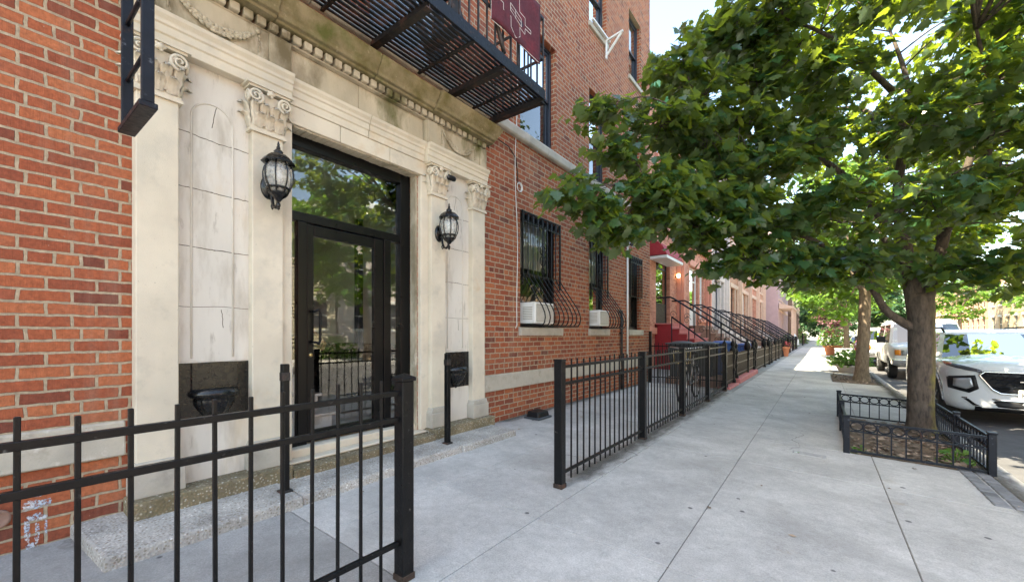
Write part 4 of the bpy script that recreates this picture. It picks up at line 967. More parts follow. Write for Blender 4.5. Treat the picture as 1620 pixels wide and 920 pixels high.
# tree pit guard: low fence with ring frieze
tg = thing('tree_guard', 'low black iron tree pit fence with a frieze of rings', 'tree fence', (.75, 7.2, -.15))
gx0, gx1, gy0, gy1 = .22, 1.30, 5.90, 8.42
posts = [(gx0, gy0), (gx1, gy0), (gx0, gy1), (gx1, gy1), (gx1, 7.2), (gx0, 7.2)]
for (x, y) in posts:
    zb = gz(x); MB().box(x-.028, x+.028, y-.028, y+.028, zb-.05, zb+.40).prism([(x-.034, y-.034), (x+.034, y-.034), (x+.034, y+.034), (x-.034, y+.034)], zb+.4005, zb+.418, 'z').build('post', M['iron_blue'], tg, bevel=.004)
def guard_run(p, q, n):
    p, q = Vector(p), Vector(q); L = (q-p).length; d = (q-p)/L
    m = MB(); Z = lambda t, h: (p+d*t).x, 
    def pt(t, h): v = p+d*t; return (v.x, v.y, gz(v.x)+h)
    for h, hh in ((.362, .022), (.248, .014), (.03, .022)): m.bar(pt(.03, h), pt(L-.03, h), .022, hh)
    step = (L-.06)/n
    for k in range(n+1):
        t = .03+step*k
        if 0 < k < n: m.bar(pt(t, .03), pt(t, .345), .012)
    for k in range(n):
        t = .03+step*(k+.5); r = min(step*.5-.006, .040) 
        m.tube([pt(t+min(step*.46, .055)*math.cos(a*.449), (.305+.046*math.sin(a*.449))) for a in range(14)], .0075, 5, True)
    m.build('panel', M['iron_blue'], tg)
guard_run((gx0, gy0), (gx1, gy0), 9); guard_run((gx0, gy1), (gx1, gy1), 9)
for x in (gx0, gx1): guard_run((x, gy0), (x, 7.2), 11); guard_run((x, 7.2), (x, gy1), 11)
# little water cover and rubbish details in the sidewalk
vc = thing('valve_cover', 'small rectangular iron valve cover set in the sidewalk before the tree fence', 'cover', (-.12, 5.5, gz(-.12)))
m = MB(); m.hexa([(-.26, 5.43, gz(-.26)-.02), (.04, 5.43, gz(.04)-.02), (.04, 5.56, gz(.04)-.02), (-.26, 5.56, gz(-.26)-.02), (-.26, 5.43, gz(-.26)+.006), (.04, 5.43, gz(.04)+.006), (.04, 5.56, gz(.04)+.006), (-.26, 5.56, gz(-.26)+.006)]); m.build('lid', M['granite'], vc, bevel=.003)
MB().box(-.24, -.19, 5.45, 5.50, gz(-.2)+.002, gz(-.2)+.012).build('plug', M['steel'], vc)

# ------------------------------------------------------------------ bicycle behind the fence
bk = thing('bicycle', 'black bicycle with a pale basket leaning behind the picket fence', 'bicycle', (-2.0, 8.2, gz(-2)))
bz = gz(-2)+.33; bxx = -2.0
for y in (7.72, 8.74):
    m = MB(); m.tube([(bxx, y+.33*math.cos(t*.2618), bz+.33*math.sin(t*.2618)) for t in range(24)], .018, 6, True); wh = m.build('wheel', M['rubber'], bk)
    m = MB(); m.tube([(bxx, y+.305*math.cos(t*.2618), bz+.305*math.sin(t*.2618)) for t in range(24)], .008, 5, True)
    for k in range(14): a = k*.4488; m.bar((bxx, y, bz), (bxx, y+.3*math.cos(a), bz+.3*math.sin(a)), .003)
    m.lathe([(.02, -.03), (.02, .03)], 8, (bxx, y, bz), 'x'); m.build('rim', M['steel'], wh)
m = MB(); A = lambda y, z: (bxx, y, gz(-2)+z)
for p, q in (((7.72, .33), (7.86, .82)), ((7.88, .70), (8.32, .30)), ((7.87, .78), (8.50, .76)), ((8.32, .30), (8.52, .85)), ((8.32, .30), (8.74, .33)), ((8.50, .74), (8.74, .33)), ((7.86, .82), (7.89, .96))): m.tube([A(*p), A(*q)], .017, 8)
m.build('frame', M['carsilver'], bk)
m = MB(); m.tube([(bxx-.28, 7.98, gz(-2)+1.0), (bxx-.22, 7.9, gz(-2)+1.0), (bxx, 7.88, gz(-2)+.97), (bxx+.22, 7.9, gz(-2)+1.0), (bxx+.28, 7.98, gz(-2)+1.0)], .012, 8); m.build('handlebar', M['steel'], bk)
MB().sphere((bxx, 8.54, gz(-2)+.88), (.075, .13, .035), 12, 6).build('saddle', M['carblack'], bk)
m = MB(); m.box(bxx-.13, bxx+.13, 7.55, 7.8, gz(-2)+.72, gz(-2)+.735)
for k in range(8): m.tube([(bxx+(.13+.01)*sx*q, 7.675+.13*sy*q, gz(-2)+.73+.2*(q-1)*10) for (sx, sy) in [(math.cos(k*.785), math.sin(k*.785))] for q in (1.0, 1.1)], .005, 4)
m.tube([(bxx+.15*math.cos(t*.5), 7.675+.14*math.sin(t*.5), gz(-2)+.93) for t in range(13)], .008, 5)
m.build('basket', M['brass'], bk)
m = MB(); m.lathe([(.03, 0), (.035, .01), (.03, .05)], 12, (bxx, 7.74, gz(-2)+.86), 'y'); m.build('headlight', M['lens'], bk)

# ------------------------------------------------------------------ brownstone row beyond
RX = -4.5
def row_house(label, y0, y1, zt, brick, trim, door, stoop, steps, win, cornice, awn=False, doorglass=True):
    h = thing('row_house', label, 'house', (RX, (y0+y1)/2, 0), 'row houses with stoops')
    so_ = y0+ (3.45 if awn else 1.45)
    da, db = so_+.12, so_+1.72
    wa, wb = (y0+1.2, y0+2.4) if awn else (y0+3.4, y0+4.2)
    ops = [(da, db, 1.55, 4.12), (wa, wb, 1.9, 4.12)]
    for zc in (5.0, 7.35): ops += [(da+.1, db-.1, zc, zc+1.75), (wa, wb, zc, zc+1.75)]
    w = MB(); wall_with_openings(w, RX, y0, y1, -.3, zt, ops, .16)
    w.add([(RX, y1, -.3), (-14, y1, -.3), (-14, y1, zt), (RX, y1, zt)], [(0, 1, 2, 3)]); w.add([(RX, y0, -.3), (-14, y0, -.3), (-14, y0, zt), (RX, y0, zt)], [(0, 1, 2, 3)])
    w.add([(-14, y0, -.3), (-14, y1, -.3), (-14, y1, zt), (-14, y0, zt)], [(0, 1, 2, 3)])
    w.build('wall', M[brick], h, fix=False)
    MB().add([(RX, y0, zt), (RX, y1, zt), (-14, y1, zt), (-14, y0, zt)], [(0, 1, 2, 3)]).build('roof', M['roof'], h)
    w = MB(); w.box(RX-.1, RX+.22, y0-.02, y1+.02, zt-.15, zt+.15); w.box(RX-.1, RX+.35, y0-.02, y1+.02, zt+.151, zt+.3); w.box(RX, RX+.1, y0, y1, zt-.6, zt-.151)
    y = y0+.2
    while y < y1: w.box(RX+.1, RX+.3, y, y+.12, zt-.5, zt-.152); y += .75
    w.build('cornice', M[cornice], h, bevel=.01)
    w = MB()
    for (a, b, c, d) in ops:
        w.box(RX+.002, RX+.07, a-.16, b+.16, d+.003, d+.26); w.box(RX+.002, RX+.09, a-.12, b+.12, c-.14, c-.003)
        if brick in ('greystone', 'brick_rose'): w.box(RX+.002, RX+.05, a-.15, a-.003, c, d); w.box(RX+.002, RX+.05, b+.003, b+.15, c, d)
    w.box(RX+.002, RX+.16, y1-.34, y1-.01, -.2, zt-.16); w.box(RX+.16, RX+.26, y1-.27, y1-.08, -.2, zt-.16)
    w.box(RX+.002, RX+.08, y0+.02, y1-.36, 1.2, 1.42)
    w.build('trim', M[trim], h, bevel=.008)
    for k, (a, b, c, d) in enumerate(ops):
        if k == 0:
            f = MB(); X = RX-.12
            f.box(X-.05, X, a, a+.12, c, d); f.box(X-.05, X, b-.12, b, c, d); f.box(X-.05, X, a+.12, b-.12, d-.62, d-.55); f.box(X-.05, X, a+.12, b-.12, d-.08, d)
            f.box(X-.05, X, a+.12, b-.12, c, c+.75)
            do = f.build('door', M[door], h, bevel=.006)
            MB().box(X-.03, X-.02, a+.12, b-.12, c+.75, d-.08).build('glass', M['glass'], do)
            MB().box(X-.4, X-.3, a, b, c, d).build('interior', M['room'], do)
        else: make_window(h, a, b, c, d, RX-.10, M[win], M['glass'], M['blind'] if (k+int(y0)) % 2 else None, .5)
    # stoop
    n = 9; xt, xb = RX+.55, RX+.55+n*.235; w = MB()
    sa, sb = so_, so_+1.85
    w.box(RX, xt, sa, sb, -.2, 1.52)
    for k in range(n): w.box(xt+.235*k, xt+.235*(k+1), sa, sb, -.2, 1.52-.165*(k+1))
    st = w.build('stoop', M[stoop], h)
    w = MB(); w.box(RX+.001, xt+.03, sa-.03, sb+.03, 1.521, 1.56)
    for k in range(n): w.box(xt+.235*k-.002, xt+.235*(k+1)+.03, sa-.03, sb+.03, 1.521-.165*(k+1), 1.56-.165*(k+1)); w.box(xt+.235*k+.001, xt+.235*k+.012, sa+.02, sb-.02, 1.561-.165*(k+1), 1.519-.165*k)
    w.build('steps', M[steps], st, bevel=.006)
    sl_ = -.165/.235
    for ys in (sa+.05, sb-.05):
        w = MB(); xe = xb-.1
        w.tube([(RX+.05, ys, 2.42), (xt-.05, ys, 2.42), (xt+.06, ys, 2.36)]+[(xt+.06+(xe-xt-.06)*t/4, ys, 2.36+sl_*(xe-xt-.06)*t/4) for t in range(1, 5)]+[(xe+.12, ys, 2.36+sl_*(xe-xt-.06)-.04), (xe+.16, ys, 2.36+sl_*(xe-xt-.06)-.01), (xe+.14, ys, 2.36+sl_*(xe-xt-.06)+.04)], .028, 8)
        for k in range(6):
            x = xt-.2+k*.45
            if x > xe: break
            zt_ = 2.42 if x < xt else 2.36+sl_*(x-xt-.06); zb_ = 1.56 if x < xt else 1.56+sl_*(x-xt)-.02
            w.tube([(x, ys, zb_), (x, ys, zt_)], .014, 6)
            # scroll between the balusters
            w.tube([(x+.22+.12*(1-t/16)*math.cos(t*.6), ys, (zb_+zt_)/2-.15+.13*(1-t/16)*math.sin(t*.6)) for t in range(15)], .008, 5)
        w.build('railing', M['iron_blue'], st)
        w = MB(); w.lathe([(.07, -.1), (.07, .05), (.05, .08), (.05, .62), (.075, .66), (.06, .72), (.05, .74), (.085, .82), (.09, .90), (.07, .98), (.03, 1.02), (.035, 1.06), (.02, 1.10), (.0, 1.13)], 10, (xb+.06, ys, gz(xb))); w.build('newel_post', M['iron'], st)
    if awn:
        w = MB(); za = 3.70
        pr = [(RX, za+.62), (RX+.22, za+.54), (RX+.42, za+.34), (RX+.55, za+.08), (RX+.55, za-.04), (RX+.53, za-.04), (RX+.52, za+.06), (RX, za+.06)]
        w.prism(pr, sa-.55, sa+1.35, 'y'); aw = w.build('awning', M['awning'], h)
        MB().box(RX+.02, RX+.562, sa-.558, sa+1.358, za-.06, za+.03).build('valance', M['white'], aw)
        # flank wall of the stoop and the area rail in front
        w = MB()
        w.tube([(xt+.1, sa-.35, 1.75), (xt+1.15, sa-.35, .95), (xt+1.45, sa-.35, .93), (xt+1.45, sa-.35, 0)], .025, 8); w.tube([(xt+.1, sa-.35, 0), (xt+.1, sa-.35, 1.75)], .018, 6); w.tube([(xt+.62, sa-.35, 0), (xt+.62, sa-.35, 1.35)], .018, 6)
        w.build('area_railing', M['iron_blue'], h)
        em = thing('porch_lamp', 'small lit porch lamp beside the red house door', 'lamp', (RX+.2, y1-.55, 3.4))
        MB().lathe([(.03, 0), (.06, .02), (.07, .1), (.05, .16)], 10, (RX+.12, y1-.55, 3.35)).build('shade', emis('lit porch lamp', (1, .72, .35), 1.6), em); MB().lathe([(.03, 0), (.03, .12)], 8, (RX, y1-.55, 3.40), 'x').build('bracket', M['iron'], em)
    return h
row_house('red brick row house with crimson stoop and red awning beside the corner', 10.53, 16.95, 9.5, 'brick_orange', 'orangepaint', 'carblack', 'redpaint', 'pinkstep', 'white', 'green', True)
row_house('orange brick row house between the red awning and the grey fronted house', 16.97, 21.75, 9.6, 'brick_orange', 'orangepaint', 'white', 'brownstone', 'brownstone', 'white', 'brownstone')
row_house('row house with a pale grey painted front', 21.77, 26.6, 9.6, 'greystone', 'greystone', 'navy', 'greystone', 'greystone', 'navy', 'greystone')
row_house('rose brick row house just past the pale grey front', 26.62, 31.4, 9.6, 'brick_rose', 'tanstone', 'carblack', 'brownstone', 'brownstone', 'carblack', 'brownstone')
row_house('tan trimmed row house fourth from the mauve wall side', 31.42, 36.2, 9.6, 'brick_rose', 'tanstone', 'white', 'brownstone', 'brownstone', 'white', 'brownstone')
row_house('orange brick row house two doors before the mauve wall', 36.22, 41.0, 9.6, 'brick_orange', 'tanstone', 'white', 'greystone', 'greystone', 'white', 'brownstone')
row_house('last stooped row house directly before the mauve wall', 41.02, 45.9, 9.6, 'brick_rose', 'tanstone', 'carblack', 'brownstone', 'brownstone', 'navy', 'brownstone')
def block_house(label, y0, y1, x, zt, mat, trim, porch=True):
    h = thing('terraced_house', label, 'house', (x, (y0+y1)/2, 0), 'plain houses further down the street')
    ops = []
    yy = y0+.7
    while yy+1 < y1: ops += [(yy, yy+.95, 1.6, 3.4), (yy, yy+.95, 4.6, 6.3), (yy, yy+.95, 7.4, 8.9)]; yy += 2.1
    w = MB(); wall_with_openings(w, x, y0, y1, -.3, zt, ops, .15)
    for y in (y0, y1): w.add([(x, y, -.3), (-14, y, -.3), (-14, y, zt), (x, y, zt)], [(0, 1, 2, 3)])
    w.add([(x, y0, zt), (x, y1, zt), (-14, y1, zt), (-14, y0, zt)], [(0, 1, 2, 3)]); w.build('wall', M[mat], h, fix=False)
    w = MB(); w.box(x-.05, x+.3, y0, y1, zt-.3, zt+.05)
    for (a, b, c, d) in ops: w.box(x+.002, x+.08, a-.12, b+.12, d+.003, d+.22); w.box(x+.002, x+.08, a-.1, b+.1, c-.12, c-.003)
    if porch:
        w.prism([(x+.05, 4.2), (x+1.2, 3.8), (x+1.2, 3.65), (x+.05, 3.65)], y0+.4, min(y1-.4, y0+7), 'y')
        for k in range(4): yy = y0+.6+k*2.0; w.box(x+1.0, x+1.14, yy, yy+.14, 0, 3.649)
    w.build('trim', M[trim], h, bevel=.01)
    for (a, b, c, d) in ops: make_window(h, a, b, c, d, x-.1, M['white'], M['glass'], M['blind'], .4)
block_house('big mauve sided house projecting past the stooped row', 46.2, 60, -3.3, 11.5, 'mauve', 'tanstone')
block_house('brown brick house beyond the mauve sided one', 60.05, 76, -3.6, 10.5, 'brick_dark', 'brownstone')
block_house('far tan house at the end of the left side', 76.05, 110, -3.9, 9.5, 'brick_beige', 'tanstone', False)
# opposite side of the street
def opp_house(name, label, y0, y1, x, zt, mat, trim, siding=False, steps=None):
    h = thing(name, label, 'house', (x, (y0+y1)/2, 0), 'houses across the street')
    ops = []; yy = y0+1.0
    while yy+1.1 < y1: ops += [(yy, yy+.95, 1.5, 3.2), (yy, yy+.95, 4.5, 6.1)]+([(yy, yy+.95, 7.4, 9.0)] if zt > 9.2 else []); yy += 2.3
    w = MB(); wall_with_openings(w, x, y0, y1, -.5, zt, ops, .15, -1)
    for y in (y0, y1): w.add([(x, y, -.5), (x+10, y, -.5), (x+10, y, zt), (x, y, zt)], [(0, 1, 2, 3)])
    w.add([(x, y0, zt), (x, y1, zt), (x+10, y1, zt), (x+10, y0, zt)], [(0, 1, 2, 3)]); w.build('wall', M[mat], h, fix=False)
    if siding:
        w = MB(); z = .6
        while z < zt-.3:
            cuts = sorted([y0]+[v for o in ops if o[2]-.08 < z < o[3] for v in (o[0]-.08, o[1]+.08)]+[y1])
            for a, b in zip(cuts[::2], cuts[1::2]): w.hexa([(x-.06, a, z), (x+.0, a, z), (x+.0, b, z), (x-.06, b, z), (x-.008, a, z+.19), (x, a, z+.19), (x, b, z+.19), (x-.008, b, z+.19)])
            z += .195
        w.build('clapboards', M[mat], h)
    w = MB(); w.box(x-.35, x+.05, y0, y1, zt-.35, zt+.05)
    for (a, b, c, d) in ops: w.box(x-.08, x-.032, a-.12, b+.12, d, d+.18); w.box(x-.1, x-.032, a-.1, b+.1, c-.12, c)
    w.build('trim', M[trim], h, bevel=.01)
    for (a, b, c, d) in ops:
        f = MB(); f.box(x+.08, x+.14, a, b, c, d); wo = f.build('window', M['white'], h)
        g = MB(); g.box(x+.07, x+.079, a+.07, b-.07, c+.07, (c+d)/2-.03); g.box(x+.07, x+.079, a+.07, b-.07, (c+d)/2+.03, d-.07); g.build('pane', M['darklens'], wo)
    if steps:
        w = MB()
        for k in range(7): w.box(x-.3*(k+1)-.03, x-.3*k-.031, steps, steps+1.6, -.3, 1.3-.19*(k+1))
        w.build('steps', M['greystone'], h, bevel=.01)
    return h
opp_house('frame_house', 'cream clapboard house across the street seen mirrored in the door', 4.0, 13.3, 16, 8.5, 'woodsiding', 'white', True)
opp_house('opposite_house', 'white painted house with stone steps across the street', 13.5, 19.0, 16, 9.6, 'greystone', 'white', False, 13.9)
opp_house('opposite_house', 'rose brick house across the street behind the white car', 19.2, 33, 16, 10, 'brick_rose', 'white')
opp_house('opposite_house', 'beige brick house across the street past the parked van', 33.2, 52, 16, 10, 'brick_beige', 'white')
opp_house('opposite_house', 'low tan house across the street with white window trim', 52.2, 74, 16, 6.6, 'brick_beige', 'white')
opp_house('opposite_house', 'farthest tan house across the street', 74.2, 110, 16, 9, 'brick_rose', 'white')
opp_house('opposite_house', 'red brick house across the street behind the viewpoint', -10, 4.3, 16, 9.6, 'brick_orange', 'white', False, 1.5)

# neighbours' iron fences, dense brown pickets on a red kerb
def yard_fence(label, y0, y1, zb, zt, curb, n):
    f = thing('iron_fence', label, 'fence', (-1.78, y0, zb), 'old iron yard fences of the row houses')
    X = -1.78; w = MB()
    for z in (zt-.06, (zt+zb)/2+.05, zb+.1): w.box(X-.014, X+.014, y0, y1, z-.016, z+.016)
    w.build('rails', M['iron_brown'], f)
    for k in range(n):
        y = y0+.05+(y1-y0-.1)*k/(n-1)
        m = MB(); m.box(X-.012, X+.012, y-.014, y+.014, zb+.02, zt); m.build('picket', M['iron_brown'], f)
    for y in (y0, y1):
        m = MB(); m.lathe([(.075, 0), (.075, .08), (.05, .12), (.045, .28), (.065, .33), (.04, .40), (.05, .55), (.07, zt-zb-.12), (.05, zt-zb-.06), (.075, zt-zb), (.06, zt-zb+.06), (.03, zt-zb+.09), (.055, zt-zb+.15), (.05, zt-zb+.2), (.015, zt-zb+.25), (.01, zt-zb+.31)], 10, (X, y, zb))
        for sg in (-1, 1): m.tube([(X, y+sg*(.09+.035*math.sin(t*.7)), zb+.15+t*(zt-zb-.2)/10) for t in range(11)], .014, 6)
        m.build('scroll_post', M['iron'], f)
    if curb: MB().box(X-.13, X+.13, y0-.08, y1+.1, gz(X)-.05, zb).build('kerb_stone', M['pinkstep'], f, bevel=.02)
yard_fence('short dark iron gate panel with scroll posts after the picket fence', 10.45, 11.55, -.02, .78, True, 14)
yard_fence('brown iron yard fence on a red painted kerb', 11.95, 15.35, .06, .72, True, 38)
yard_fence('brown iron yard fence past the red painted kerb', 15.75, 21.0, -.04, .70, False, 56)
yard_fence('brown iron yard fence ending beside the terracotta pot', 21.4, 27.2, -.04, .72, False, 62)
yard_fence('distant dark yard fence beyond the covered motorcycle', 58.5, 72, -.04, 1.15, False, 60)

def bin_(label, x, y, h, mat, rz=0):
    b = thing('wheelie_bin', label, 'bin', (x, y, gz(x)), 'household bins behind the picket fence'); b.rotation_euler.z = rz
    z = gz(x); m = MB(); m.hexa([(x-.22, y-.2, z+.04), (x+.22, y-.2, z+.04), (x+.22, y+.2, z+.04), (x-.22, y+.2, z+.04), (x-.29, y-.27, z+h), (x+.29, y-.27, z+h), (x+.29, y+.27, z+h), (x-.29, y+.27, z+h)]); m.build('body', M[mat], b, bevel=.03, seg=2)
    m = MB(); m.box(x-.32, x+.30, y-.30, y+.30, z+h+.003, z+h+.05); m.sphere((x, y, z+h+.05), (.27, .26, .045), 12, 6); m.build('lid', M[mat], b, bevel=.015, seg=2)
    for s in (-.2, .2): MB().lathe([(.09, -.02), (.09, .02)], 14, (x-.2, y+s, z+.09), 'y').build('wheel', M['rubber'], b)
    MB().tube([(x-.33, y-.2, z+h), (x-.36, y-.2, z+h+.03), (x-.36, y+.2, z+h+.03), (x-.33, y+.2, z+h)], .014, 6).build('handle', M['bingrey'], b)
bin_('dark grey wheeled bin nearest the brick corner', -2.85, 11.0, .95, 'bingrey')
bin_('dark grey wheeled bin between the other grey bin and the blue one', -2.45, 11.65, .95, 'bingrey')
bin_('blue recycling bin beside the grey bins', -2.15, 12.35, .97, 'binblue')
bin_('blue bin showing its lid above the brown iron fence', -2.25, 17.2, .82, 'binblue')
pl = tag(MB().hexa([(-3.1, 10.4, -.2), (-1.9, 10.4, -.2), (-1.9, 12.9, -.2), (-3.1, 12.9, -.2), (-3.1, 10.4, .12), (-1.9, 10.4, .10), (-1.9, 12.9, .10), (-3.1, 12.9, .12)]).build('bin_platform', M['brownstone'], bevel=.02), 'low brownstone platform carrying the wheeled bins', 'platform')

# ------------------------------------------------------------------ trees
H_ = [(0, 0), (.10, .02), (.30, -.07), (.24, .10), (.54, .16), (.48, .26), (.38, .33), (.60, .44), (.62, .60), (.46, .57), (.33, .60), (.30, .78), (.16, .82), (0, 1.0)]
MAPLE = ([(x, y, .16*x) for x, y in H_]+[(-x, y, .16*x) for x, y in H_[1:-1]],
         [list(range(14)), [0]+[13]+list(range(25, 13, -1))])
DIAM = ([(0, 0, 0), (.38, .32, .1), (.30, .68, .06), (0, 1, 0), (-.30, .68, .06), (-.38, .32, .1)], [[0, 1, 2, 3], [0, 3, 4, 5]])
def leaves_mesh(name, mat, parent, P, D, N, S, shape):
    P, D, N, S = map(lambda a: np.array(a, dtype=np.float64), (P, D, N, S)); P = P-np.array(WL.get(parent.name, (0, 0, 0)))
    D /= np.linalg.norm(D, axis=1)[:, None]; X = np.cross(D, N); X /= np.linalg.norm(X, axis=1)[:, None]+1e-9; Z = np.cross(X, D)
    V = np.array(shape[0]); n = len(P); k = len(V)
    W = P[:, None, :]+S[:, None, None]*(V[None, :, 0:1]*X[:, None, :]+V[None, :, 1:2]*D[:, None, :]+V[None, :, 2:3]*Z[:, None, :])
    # the tips droop
    W[:, :, 2] -= (S[:, None]*V[None, :, 1]**2*.22)
    polys = shape[1]; loops = np.concatenate([np.array(p) for p in polys]); lt = [len(p) for p in polys]; L = len(loops)
    allloops = (loops[None, :]+(np.arange(n)*k)[:, None]).ravel()
    me = bpy.data.meshes.new(name); me.vertices.add(n*k); me.vertices.foreach_set('co', W.reshape(-1).astype(np.float32))
    me.loops.add(n*L); me.loops.foreach_set('vertex_index', allloops.astype(np.int32))
    me.polygons.add(n*len(lt)); tot = np.tile(lt, n); st = np.concatenate([[0], np.cumsum(tot)[:-1]])
    me.polygons.foreach_set('loop_start', st.astype(np.int32)); me.polygons.foreach_set('loop_total', tot.astype(np.int32))
    me.update(calc_edges=True); me.materials.append(mat)
    o = bpy.data.objects.new(name, me); COL.objects.link(o); o.parent = parent; return o
def spline(pts, n=5):
    P = [Vector(p) for p in pts]; out = []
    for i in range(len(P)-1):
        a, b, c, d = P[max(i-1, 0)], P[i], P[i+1], P[min(i+2, len(P)-1)]
        for k in range(n):
            t = k/n; out.append(.5*((2*b)+(c-a)*t+(2*a-5*b+4*c-d)*t*t+(3*b-a-3*c+d)*t**3))
    return out+[P[-1]]
def tree(name, label, trunk, tr, limbs, boughs, leaf, bark, ntw, nlf, size, shape, group=None, seed=1, cat='tree', flat=.62, twig_r=.006):
    r_ = random.Random(seed); b0 = trunk[0]; T = thing(name, label, cat, b0, group)
    m = MB(); pts = spline(trunk, 8); n = len(pts)
    # trunk with root flare and slight lumps
    rr = [tr[0]+(tr[1]-tr[0])*i/(n-1) for i in range(n)]
    rr = [r*(1+.55*math.exp(-((p.z-b0[2])/ (tr[0]*.9))**1.3 if p.z > b0[2] else 0))*(1+.05*noise.noise((p.z*3, seed, 0))) for r, p in zip(rr, pts)]
    m.tube(pts, rr, 18)
    lm = []
    for pl, ra, rb in limbs:
        q = spline(pl, 6); N_ = len(q); m.tube(q, [ra+(rb-ra)*(i/(N_-1))**.8 for i in range(N_)], 10); lm += q
    P, D, N, S = [], [], [], []; tw = MB()
    for (c, rad, den) in boughs:
        c = Vector(c)
        a = min(lm, key=lambda q: (q-c).length_squared) if lm else Vector(trunk[-1])
        mid = (a+c)/2+Vector((r_.uniform(-.1, .1), r_.uniform(-.1, .1), .12*(c-a).length))
        q = spline([a, mid, c], 5); L = (c-a).length
        tw.tube(q, [max(.006, .006+.0065*min(L, 2.2)*(1-i/len(q))) for i in range(len(q))], 5)
        for k in range(int(ntw*den)):
            while True:
                v = Vector((r_.uniform(-1, 1), r_.uniform(-1, 1), r_.uniform(-1, 1)))
                if .15 < v.length < 1: break
            p = c+Vector((v.x*rad, v.y*rad, v.z*rad*flat))
            s0 = q[r_.randrange(len(q)//2, len(q))]
            tv = p-s0
            if k % 2 == 0: tw.tube([s0, s0+tv*.5+Vector((0, 0, .06*tv.length)), p], [twig_r, twig_r*.8, twig_r*.4], 3)
            for j in range(nlf):
                t = r_.uniform(.45, 1.08); o_ = s0+tv*t+Vector((r_.gauss(0, .055), r_.gauss(0, .055), r_.gauss(0, .03)))*(size/.15)
                dd = Vector((tv.x, tv.y, 0)); dd = dd.normalized() if dd.length > .01 else Vector((1, 0, 0))
                an = r_.uniform(-1.7, 1.7); dd = Vector((dd.x*math.cos(an)-dd.y*math.sin(an), dd.x*math.sin(an)+dd.y*math.cos(an), -abs(r_.gauss(.35, .4))))
                P.append(o_); D.append(dd); N.append((r_.gauss(0, .55), r_.gauss(0, .55), 1.0)); S.append(size*r_.uniform(.62, 1.25))
    t_ = m.build('trunk', bark, T); tw.build('branches', bark, T, fix=False)
    leaves_mesh('crown', leaf, T, P, D, N, S, shape)
    return T
br_ = random.Random(3)
near = [(-2.18, 3.99, 2.73), (-1.98, 4.27, 2.48), (-1.9, 4.71, 2.38), (-1.96, 4.66, 3.4), (-2.12, 4.66, 3.9), (-1.63, 5.03, 2.94), (-1.63, 5.28, 2.75), (-1.66, 5.39, 3.86), (-1.52, 5.74, 4.73), (-1.28, 5.55, 2.95), (-1.26, 5.81, 2.5), (-1.23, 5.84, 3.58), (-1.1, 6.18, 5.22), (-0.85, 6.31, 2.16), (-0.81, 6.02, 2.8), (-0.8, 6.16, 4.08), (-0.83, 6.39, 4.96), (-0.53, 6.36, 5.41), (-0.41, 6.7, 2.12), (-0.32, 6.27, 3.41), (0.0, 7.01, 2.13), (0.12, 6.35, 4.33), (0.3, 6.36, 2.91), (0.52, 7.03, 2.1), (0.73, 6.31, 3.51), (0.87, 6.54, 2.62), (1.41, 7.57, 1.99), (1.44, 6.72, 2.77), (1.84, 7.65, 1.96), (1.27, 6.34, 3.89), (1.69, 6.66, 3.36)]
boughs = [(c, .40 if i < 5 else .60, .85 if i < 5 else (1.8 if c[0] < .2 else 1.0)) for i, c in enumerate(near)]
boughs += [((x, y, z), .55, .75) for x, y, z in ((1.3, 6.6, 4.7), (1.8, 6.8, 4.5), (2.2, 7.2, 4.3), (.7, 6.2, 5.0), (1.2, 6.0, 5.4), (2.4, 6.4, 4.9), (1.9, 6.1, 3.9), (2.3, 7.0, 3.5), (.4, 6.4, 5.6), (1.7, 7.4, 5.2), (2.6, 7.6, 4.8), (2.1, 7.3, 2.8), (2.4, 7.9, 2.3))]
boughs += [((x, y, z), .5, 1.0) for x, y, z in ((1.6, 7.6, 2.95), (-1.15, 5.9, 3.2), (-.9, 6.2, 3.5), (-1.2, 5.8, 4.3), (-.5, 6.5, 2.6), (-.6, 6.5, 4.6), (-1.3, 5.7, 3.9), (0, 6.9, 2.9), (0, 6.7, 3.8))]
boughs += [((x, y, z), .6, .6) for x, y, z in ((.9, 5.2, 4.3), (1.6, 5.0, 4.6), (.4, 4.9, 4.9), (1.2, 4.6, 5.3), (2.3, 5.4, 4.4), (2.0, 4.4, 5.2), (.2, 5.4, 5.6), (.9, 4.0, 5.4), (1.6, 5.8, 5.6), (2.7, 6.2, 4.2), (2.9, 5.2, 5.2), (.6, 4.4, 4.7), (1.6, 10.6, 4.6), (2.3, 11.4, 5.2), (1.4, 11.8, 5.6), (2.8, 12.2, 5.6), (2.0, 12.6, 6.2), (3.2, 11.0, 5.4), (1.0, 11.0, 6.4), (2.4, 10.4, 6.4), (2.6, 12.6, 4.6), (3.0, 13.2, 5.2), (2.2, 12.9, 5.0), (3.4, 12.4, 5.4), (2.8, 13.6, 5.8))]
while len(boughs) < 162:
    v = Vector((br_.uniform(-1, 1), br_.uniform(-1, 1), br_.uniform(-.75, 1)))
    if v.length > 1 or v.length < .42: continue
    c = Vector((1.0+v.x*2.9, 8.4+v.y*3.0, 4.6+v.z*3.0))
    if c.z < 2.3 or (c.x < -1.2 and c.z > 5): continue
    boughs.append((tuple(c), .62, .62 if c.z < 4.2 or c.x < .0 else .3))
